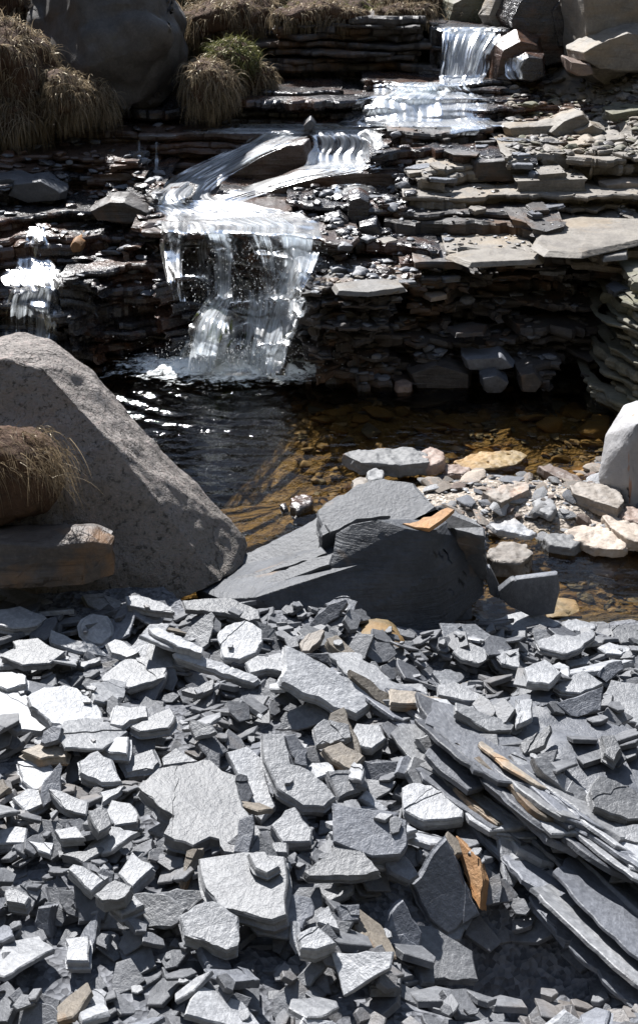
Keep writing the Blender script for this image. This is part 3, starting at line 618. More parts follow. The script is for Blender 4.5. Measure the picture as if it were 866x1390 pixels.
# blocks of the right-hand slope
blocks = [
 ([(288, 242), (330, 213), (360, 196), (420, 189), (428, 232), (380, 244)], 6.70, 'wet_brown', 'dark reddish slanting rock between the shelf stream and the first slanting stream'),
 ([(300, 272), (335, 262), (372, 244), (405, 232), (470, 227), (560, 229), (575, 252), (540, 274), (400, 277)], 6.36, 'wet_brown', 'long dark reddish rock with a rounded left end under the second slanting stream'),
 ([(680, 170), (740, 164), (800, 160), (780, 175), (774, 204), (700, 206), (690, 190)], 6.75, 'dry_rock', 'long squared block on the right ledges below the top step'),
 ([(640, 215), (690, 213), (722, 226), (720, 243), (650, 247), (635, 240)], 6.2, 'cliff', 'rounded layered block in the middle of the right ledges'),
 ([(728, 215), (745, 200), (772, 205), (768, 222), (770, 240), (740, 240)], 6.3, 'dry_rock', None),
 ([(770, 222), (800, 212), (808, 228), (800, 243), (774, 243)], 6.3, 'dry_rock', None),
 ([(772, 195), (800, 185), (815, 195), (806, 215), (780, 218)], 6.45, 'dry_rock', None),
 ([(812, 188), (846, 182), (848, 203), (818, 207)], 6.5, 'dry_rock', None),
 ([(816, 205), (845, 202), (846, 218), (814, 220)], 6.4, 'dry_rock', None),
 ([(810, 222), (846, 218), (900, 216), (900, 240), (840, 242), (812, 240)], 6.3, 'dry_rock', None),
 ([(850, 185), (900, 180), (900, 214), (850, 216)], 6.55, 'dry_rock', None),
 ([(812, 246), (850, 242), (900, 245), (900, 272), (830, 266), (816, 262)], 6.1, 'bar_stone', 'big cream block at the right edge of the dry ledges'),
 ([(820, 150), (860, 145), (900, 148), (900, 180), (840, 182), (826, 170)], 6.8, 'mossy_rock', 'mossy cube shaped block at the right edge below the rubble slope'),
 ([(740, 178), (760, 160), (790, 150), (800, 160), (778, 180), (760, 196)], 6.7, 'dry_rock', None),
 ([(775, 176), (800, 165), (822, 172), (806, 190), (784, 190)], 6.65, 'dry_rock', None),
 ([(472, 265), (488, 262), (502, 268), (503, 300), (480, 304), (468, 290)], 5.85, 'wet_rock', 'dark mossy stump of rock beside the main fall'),
 ([(440, 290), (460, 286), (475, 295), (470, 315), (446, 318)], 5.8, 'wet_rock', None),
 ([(486, 300), (512, 296), (520, 320), (500, 345), (484, 340)], 5.7, 'wet_rock', None),
 ([(118, 282), (150, 267), (172, 268), (208, 284), (216, 300), (180, 300), (130, 296)], 5.9, 'cliff', 'brownish wedge shaped stone beside the top of the left stream'),
 ([(20, 245), (60, 240), (92, 258), (90, 270), (40, 274), (10, 262)], 6.2, 'slate_dark', 'smooth grey slab on the shaded left ledge'),
 ([(-20, 240), (20, 238), (50, 246), (30, 262), (-20, 262)], 6.25, 'slate_dark', None),
 ([(75, 216), (95, 209), (118, 216), (120, 224), (84, 226)], 6.7, 'mossy_rock', 'small pale green stone on the dark left ledges'),
 ([(98, 330), (106, 322), (116, 328), (114, 338), (102, 339)], 5.75, 'rust', 'small orange stone on the wet left ledge'),
 ([(410, 168), (422, 158), (430, 166), (424, 176), (412, 176)], 7.0, 'slate_dark', 'pointed little stone on the brink of the middle fall'),
 ([(550, 500), (590, 485), (640, 500), (640, 526), (560, 522)], 5.12, 'cliff', None),
 ([(625, 480), (680, 476), (700, 492), (660, 500), (630, 496)], 5.1, 'slate_dark', 'grey topped slab at the foot of the right cliff'),
 ([(650, 505), (672, 500), (690, 512), (680, 528), (655, 528)], 5.0, 'slate_dark', None),
 ([(700, 500), (722, 496), (735, 512), (725, 528), (704, 526)], 5.0, 'cliff', None),
]
for i, (px, Y, mt, lab) in enumerate(blocks):
    o = outline_rock('ledge_block' if not lab else 'ledge_stone', px, Y, .07, .18, M[mt], shrink=.85, L=.022, amp=.008, fr=9, seed=90 + i, ang=30, bev=.006, lam=.006, lamf=40)
    if lab: tag(o, lab, 'rock')
    else: tag(o, 'squarish rock wedged among the layered ledges', 'rock', 'rocks wedged in the ledges')
# big pale slabs lying on the right ledges
for i, (px, z, mt, lab) in enumerate([
    ([(728, 330), (745, 302), (790, 294), (880, 298), (880, 322), (830, 330), (790, 342), (745, 340)], .60, 'dry_rock', 'largest pale flat slab on the right hand ledge'),
    ([(808, 332), (835, 322), (852, 322), (850, 345), (820, 348)], .57, 'pale_slab', 'triangular pale slab at the corner of the right ledge'),
    ([(610, 345), (640, 338), (690, 336), (735, 343), (730, 352), (640, 356)], .545, 'dry_rock', 'thin pale slab along the lip of the right cliff'),
    ([(455, 385), (500, 378), (540, 380), (548, 390), (500, 396), (460, 394)], .475, 'pale_slab', 'thin pale slab on the outcrop beside the falls'),
    ([(575, 398), (600, 394), (606, 400), (585, 404)], .36, 'bar_stone', 'small tan chip stuck on the right cliff face'),
    ([(608, 442), (640, 436), (660, 440), (655, 450), (620, 452)], .25, 'cliff', 'thin grey slab halfway up the right cliff')]):
    o = flat_rock('pale_slab', px, z, .02, M[mt], L=.02, amp=.004, fr=10, seed=i, bev=.003); tag(o, lab, 'slab')

# ------------------------------------------------------------------ slates
def jagged(poly, rnd, seg=.014, amp=.0028):
    out = []; n = len(poly)
    for i in range(n):
        a = Vector(poly[i]); b = Vector(poly[(i + 1) % n]); L = (b - a).length; k = max(1, int(L / seg))
        if L < 1e-6: continue
        nn = Vector(((b - a).y, -(b - a).x)) / L; ph = rnd.random() * 50; st = 0
        for j in range(k):
            t = j / k
            if j and rnd.random() < .3: st = rnd.uniform(-1, 1) * amp * 1.2
            d = (amp * 1.4 * noise.noise(Vector((ph + t * L * 45, 0, 0))) + st) * (1 if j else .3)
            out.append(a.lerp(b, t) + nn * d)
    return out
def prism(vs, fs, ring, z1, th, rnd, layers=2, ch=.0025, slope=0.0, M4=None, bulge=0):
    """irregular plate: chamfered upper edge, split layered sides"""
    c = sum(ring, Vector((0, 0))) / len(ring); n = len(ring)
    levels = [(z1, -ch), (z1 - ch * .9, 0)]
    for k in range(1, layers + 1):
        z = z1 - th * k / (layers + .0) ; lo = rnd.uniform(-1, 1) * ch * .9
        if k < layers:
            levels.append((z + ch * .4, lo)); levels.append((z, lo + rnd.uniform(-1, 1) * ch * 1.6))
        else: levels.append((z, -ch * .5 + slope * th))
    b = len(vs)
    ph = rnd.random() * 99
    for li, (z, off) in enumerate(levels):
        for i, p in enumerate(ring):
            d = (p - c); L = max(d.length, 1e-5)
            o2 = off + (ch * .8 * noise.noise(Vector((i * .37 + ph, li * 2.3, 0))) if li > 1 else 0)
            q = p + d / L * o2
            vs.append(M4 @ Vector((q.x, q.y, z)) if M4 else Vector((q.x, q.y, z)))
    m = len(levels)
    fs.append(list(range(b, b + n)))
    for l in range(m - 1):
        for i in range(n):
            a = b + l * n + i; d = b + l * n + (i + 1) % n
            fs.append((a, a + n, d + n, d))
    fs.append(list(range(b + (m - 1) * n, b + m * n))[::-1])
def clip(poly, p, d):
    """keep the side of poly where (q-p).d > 0"""
    out = []; n = len(poly)
    for i in range(n):
        a = poly[i]; b = poly[(i + 1) % n]; fa = (a - p).dot(d); fb = (b - p).dot(d)
        if fa > 0: out.append(a)
        if fa * fb < 0: out.append(a.lerp(b, fa / (fa - fb)))
    return out
def slate_mesh(poly, th, rnd, M4=None, flake=True, seg=.014, amp=.0028):
    vs = []; fs = []
    A = 0
    for i in range(len(poly)):
        a = poly[i]; b = poly[(i + 1) % len(poly)]; A += a.x * b.y - a.y * b.x
    if A < 0: poly = poly[::-1]
    ring = jagged(poly, rnd, seg, amp)
    prism(vs, fs, ring, 0, th, rnd, layers=max(1, min(7, int(th / .007))), M4=M4, ch=min(.003, th * .25) if th < .06 else .006)
    if flake and rnd.random() < .5:
        c = sum(poly, Vector((0, 0))) / len(poly)
        for _ in range(rnd.choice([1, 1, 2])):
            d = Vector((rnd.uniform(-1, 1), rnd.uniform(-1, 1))).normalized(); sz = max((p - c).length for p in poly)
            q = clip([c + (p - c) * .985 for p in poly], c + d * sz * rnd.uniform(.05, .5), d)
            if len(q) > 2:
                r2 = jagged(q, rnd, seg * .8, amp * 1.6); t2 = rnd.uniform(.0008, .0026)
                prism(vs, fs, r2, t2, t2 + .002, rnd, layers=1, ch=.001, M4=M4)
    return vs, fs

rb = random.Random(12)
def bed_plate(name, px, Yc, a, b, th, mat, parent=None, seg=.02, amp=.006):
    n = Vector((-a, -b, 1)).normalized(); cu = sum(p[0] for p in px) / len(px); cv = sum(p[1] for p in px) / len(px); p0 = at_y(cu, cv, Yc)
    W3 = [at_plane(u, v, p0, n) for u, v in px]; c3 = sum(W3, Vector()) / len(W3)
    M4 = Matrix.Translation(c3) @ Vector((0, 0, 1)).rotation_difference(n).to_matrix().to_4x4(); iv = M4.inverted()
    vs, fs = slate_mesh([Vector((iv @ w_).to_2d()) for w_ in W3], th, rb, None, flake=False, seg=seg, amp=amp)
    o = pymesh(name, vs, fs, mat, parent=parent, smooth=25); o.matrix_world = M4; return o
for px, Yc, a, b, th, mt, lab in [
    ([(262, 792), (300, 801), (345, 805), (396, 787), (447, 768), (456, 745), (440, 722), (432, 703), (395, 721), (355, 742), (300, 770)], 3.18, .30, .30, .07, 'block_lit', None),
    ([(300, 768), (356, 741), (432, 701), (440, 716), (410, 735), (372, 752), (330, 776)], 3.27, .30, .32, .02, 'block_lit', None),
    ([(372, 793), (395, 785), (447, 766), (452, 752), (425, 757), (392, 770), (360, 790)], 3.0, .34, .25, .016, 'block_lit', None),
    ([(436, 728), (456, 717), (477, 706), (512, 699), (548, 713), (575, 702), (592, 688), (562, 655), (520, 648), (485, 656), (430, 692)], 3.24, .06, .30, .15, 'block_lit', None),
    ([(452, 694), (486, 671), (505, 660), (560, 656), (586, 684), (548, 690), (522, 683), (490, 690)], 3.33, .05, .28, .022, 'block_lit', None),
    ([(478, 676), (500, 658), (522, 651), (556, 655), (568, 664), (530, 668), (505, 674)], 3.40, .05, .26, .034, 'block_lit', None),
    ([(440, 712), (470, 698), (512, 694), (530, 700), (505, 703), (476, 709), (448, 722)], 3.14, .06, .28, .012, 'block_lit', None),
    ([(300, 790), (352, 776), (436, 742), (444, 750), (392, 768), (330, 795)], 3.06, .31, .28, .014, 'block_lit', None),
    ([(545, 712), (560, 717), (582, 719), (602, 706), (618, 691), (640, 703), (658, 716), (658, 728), (620, 720), (592, 690)], 3.12, .1, .22, .17, 'block_lit', None),
    ([(545, 711), (562, 716), (582, 718), (602, 705), (617, 691), (608, 688), (585, 700), (566, 708)], 3.05, .12, .25, .012, 'rust', 'orange stained flake edge on the block')]:
    o = bed_plate('rusty_flake' if lab else 'bed_layer', px, Yc, a, b, th, M[mt], block)
    if lab: tag(o, lab)

# height map of the near bank, so that every slate lies on what is below it
GX0, GY0, GS = -1.5, .85, .01
NX, NY = 330, 290
HM = np.zeros((NY, NX))
for j in range(NY):
    for i in range(NX): HM[j, i] = ground_z(GX0 + i * GS, GY0 + j * GS) - .02
OUTC = np.zeros((NY, NX), bool)
for b_ in OUTB:
    for j in range(20, 190):
        for i in range(120, NX, 1):
            x_, y_ = GX0 + i * GS, GY0 + j * GS
            h_ = b_.ray_cast(Vector((x_, y_, 1.2)), Vector((0, 0, -1)))
            if h_[0] is not None and h_[0].z > HM[j, i]: HM[j, i] = h_[0].z; OUTC[j, i] = True
def inside(px, py, poly):
    r = np.zeros(px.shape, bool); n = len(poly)
    for i in range(n):
        x1, y1 = poly[i]; x2, y2 = poly[(i + 1) % n]
        if y1 == y2: continue
        c = ((y1 > py) != (y2 > py)) & (px < (x2 - x1) * (py - y1) / (y2 - y1) + x1); r ^= c
    return r
def footprint(poly):
    xs = [p[0] for p in poly]; ys = [p[1] for p in poly]
    i0 = max(0, int((min(xs) - GX0) / GS)); i1 = min(NX, int((max(xs) - GX0) / GS) + 2)
    j0 = max(0, int((min(ys) - GY0) / GS)); j1 = min(NY, int((max(ys) - GY0) / GS) + 2)
    if i1 <= i0 or j1 <= j0: return None
    gx, gy = np.meshgrid(GX0 + np.arange(i0, i1) * GS, GY0 + np.arange(j0, j1) * GS)
    return (slice(j0, j1), slice(i0, i1)), gx, gy, inside(gx, gy, poly)
def hm_at(x, y):
    i = int((x - GX0) / GS); j = int((y - GY0) / GS)
    return HM[j, i] if 0 <= i < NX and 0 <= j < NY else ground_z(x, y)
def rpoly(rnd, r, elong=1.6, k=None):
    k = k or rnd.choice([4, 5, 5, 6, 7]); a0 = rnd.random() * 7; P = []
    ang = sorted(a0 + (i + rnd.uniform(-.35, .35)) * 2 * math.pi / k for i in range(k))
    e = rnd.uniform(1, elong); rot = rnd.random() * 7
    for a in ang:
        q = r * rnd.uniform(.72, 1.2); x, y = math.cos(a) * q * e ** .5, math.sin(a) * q / e ** .5
        P.append(Vector((x * math.cos(rot) - y * math.sin(rot), x * math.sin(rot) + y * math.cos(rot))))
    return P
def settle(x, y, r, th, rnd, maxtilt=.55, tilt_rand=.12, elong=1.6, pct=88):
    """world matrix and outline of a random plate lying at x, y on the height map"""
    P = rpoly(rnd, r, elong)
    W_ = [(x + p.x, y + p.y) for p in P]
    fp = footprint(W_)
    if fp is None or fp[3].sum() < 2:
        z = hm_at(x, y); a = b = 0; h0 = z
    else:
        sl, gx, gy, m = fp; hh = HM[sl][m]; X = gx[m] - x; Y = gy[m] - y
        if len(hh) > 5:
            A = np.stack([X, Y, np.ones_like(X)], 1); s, *_ = np.linalg.lstsq(A, hh, rcond=None); a, b = s[0], s[1]
        else: a = b = 0
        a += rnd.gauss(0, tilt_rand); b += rnd.gauss(0, tilt_rand)
        L = math.hypot(a, b)
        if L > maxtilt: a *= maxtilt / L; b *= maxtilt / L
        h0 = np.percentile(hh - (a * X + b * Y), pct)
    n = Vector((-a, -b, 1)).normalized()
    q = Vector((0, 0, 1)).rotation_difference(n)
    top = Vector((x, y, h0)) + n * th
    M4 = Matrix.Translation(top) @ q.to_matrix().to_4x4()
    if fp is not None:
        sl, gx, gy, m = fp
        zt = h0 + th + a * (gx - x) + b * (gy - y)
        HM[sl] = np.where(m, np.maximum(HM[sl], zt), HM[sl])
    return P, M4
def shore_ok(x, y):
    i = int((x - GX0) / GS); j = int((y - GY0) / GS)
    if 0 <= i < NX and 0 <= j < NY and OUTC[j, i] and math.sin(x * 977 + y * 1313) < .75: return False
    if ((x - HOL.x) / .16) ** 2 + ((y - HOL.y) / .11) ** 2 < 1: return False
    return y < (2.84 if x < .45 else 3.02 + .05 * math.sin(x * 9)) and ground_z(x, y) > -.015

# 1. the uncountable small stuff underneath
def scree(name, n, rng, th, mat, seed, area=(-1.35, 1.55, .95, 3.05), lab=None, cond=None, tilt=.25):
    rnd = random.Random(seed); vs = []; fs = []
    for _ in range(n):
        x = rnd.uniform(area[0], area[1]); y = rnd.uniform(area[2], area[3])
        if not shore_ok(x, y) or (cond and not cond(x, y, rnd)): continue
        t = rnd.uniform(*th); P, M4 = settle(x, y, rnd.uniform(*rng), t, rnd, tilt_rand=tilt)
        A = sum(P[i].x * P[(i + 1) % len(P)].y - P[i].y * P[(i + 1) % len(P)].x for i in range(len(P)))
        if A < 0: P = P[::-1]
        prism(vs, fs, jagged(P, rnd, .03, .002), 0, t, rnd, layers=1, ch=.0015, slope=rnd.uniform(-.3, .3), M4=M4)
    o = pymesh(name, vs, fs, mat, smooth=25); tag(o, lab, None, None, 'stuff'); return o
scree('slate_scree', 4600, (.018, .042), (.005, .013), M['scree'], 5, tilt=.42)
scree('slate_chips', 3200, (.009, .024), (.004, .011), M['scree'], 6, cond=lambda x, y, r: (y < 1.95 and x < .1) or r.random() < .25, tilt=.4)

# 2. countable loose slates
rnd = random.Random(77)
NF = 0
def loose(n, rng, th, cond, tilt, mats, ident):
    global NF
    k = 0; tries = 0
    while k < n and tries < n * 30:
        tries += 1
        x = rnd.uniform(-1.05, 1.2); y = rnd.uniform(1.15, 3.0)
        if not shore_ok(x, y) or not cond(x, y): continue
        t = rnd.uniform(*th); P, M4 = settle(x, y, rnd.uniform(*rng), t, rnd, tilt_rand=tilt, elong=2.2)
        vs, fs = slate_mesh(P, t, rnd, None, flake=t > .009)
        o = pymesh('loose_slate', vs, fs, M[rnd.choice(mats)], smooth=25); o.matrix_world = M4
        tag(o, ident[0], 'slate', ident[1]); k += 1; NF += 1
gen = ('small to middling grey slate fragment lying among many others on the bank', 'loose slates on the near bank')
mm = ['slate'] * 9 + ['slate_dark'] * 5 + ['slate_tan']
loose(85, (.04, .08), (.006, .014), lambda x, y: y > 2.0, .26, mm, gen)
loose(62, (.03, .058), (.008, .018), lambda x, y: y <= 2.0 and x < .45, .38, mm, gen)
loose(35, (.02, .036), (.008, .016), lambda x, y: y <= 2.1 and x < .1, .35, mm, gen)

# 3. tilted plates of the outcrop at lower right
d = (at_z(866, 1260, .2) - at_z(400, 870, .2)); d.z = 0; d.normalize()
pr = Vector((-d.y, d.x, 0))
if pr.x < 0: pr = -pr
UPV = Vector((0, 0, 1))
rn = random.Random(5)
plates = []
for i in range(74):
    t_ = rn.random() ** .8
    u = 470 + (880 - 470) * t_; lo_ = 915 + (u - 470) * .93; hi_ = 905 + (u - 470) * .50
    f_ = rn.random(); v = lo_ + 60 * t_ + (hi_ - lo_ - 30 * t_) * f_
    plates.append((t_, f_, u, v))
plates.sort(key=lambda q: -q[1])
for i, (t_, f_, u, v) in enumerate(plates):
    dip = rn.uniform(.05, .7)
    # plate frame: x along d (slightly fanned), y down the dip to the right, z its normal
    ax = (d + pr * rn.uniform(-.08, .08) + Vector((0, 0, rn.uniform(-.05, .05)))).normalized()
    ay = (pr - Vector((0, 0, dip))).normalized(); az = ax.cross(ay).normalized()
    if az.z < 0: az = -az
    ay = az.cross(ax)
    Lx = rn.uniform(.05, .13) * (.8 + 1.0 * t_); Ly = rn.uniform(.035, .07) * (.8 + .6 * t_); th = rn.uniform(.006, .018)
    P = []; k = 8
    for a in range(k):
        t = a / k * 2 * math.pi + rn.uniform(-.2, .2); e = 4.0
        cx, sy = math.cos(t), math.sin(t)
        rr = (abs(cx) ** e + abs(sy) ** e) ** (-1 / e)
        P.append(Vector((cx * rr * Lx * rn.uniform(.8, 1.08), sy * rr * Ly * rn.uniform(.75, 1.1))))
    p_ = at_z(u, v, .2)
    for _ in range(6): p_ = at_z(u, v, (p_.z + hm_at(p_.x, p_.y)) / 2 if _ else hm_at(p_.x, p_.y))
    org = Vector((p_.x, p_.y, hm_at(p_.x, p_.y))) + UPV * rn.uniform(.004, .02)
    M4 = Matrix((ax, ay, az)).transposed().to_4x4(); M4.translation = org
    vs, fs = slate_mesh(P, th, rn, None, flake=True, seg=.018, amp=.005)
    mt = 'slate_dark' if rn.random() < .62 else ('slate_tan' if rn.random() < .12 else 'slate')  # mostly the darker copy, to deepen shadow among the plates
    o = pymesh('tilted_plate', vs, fs, M[mt], smooth=25); o.matrix_world = M4
    tag(o, 'thin slate plate tilted on edge in the slanting outcrop at lower right', 'slate', 'tilted plates of the outcrop')

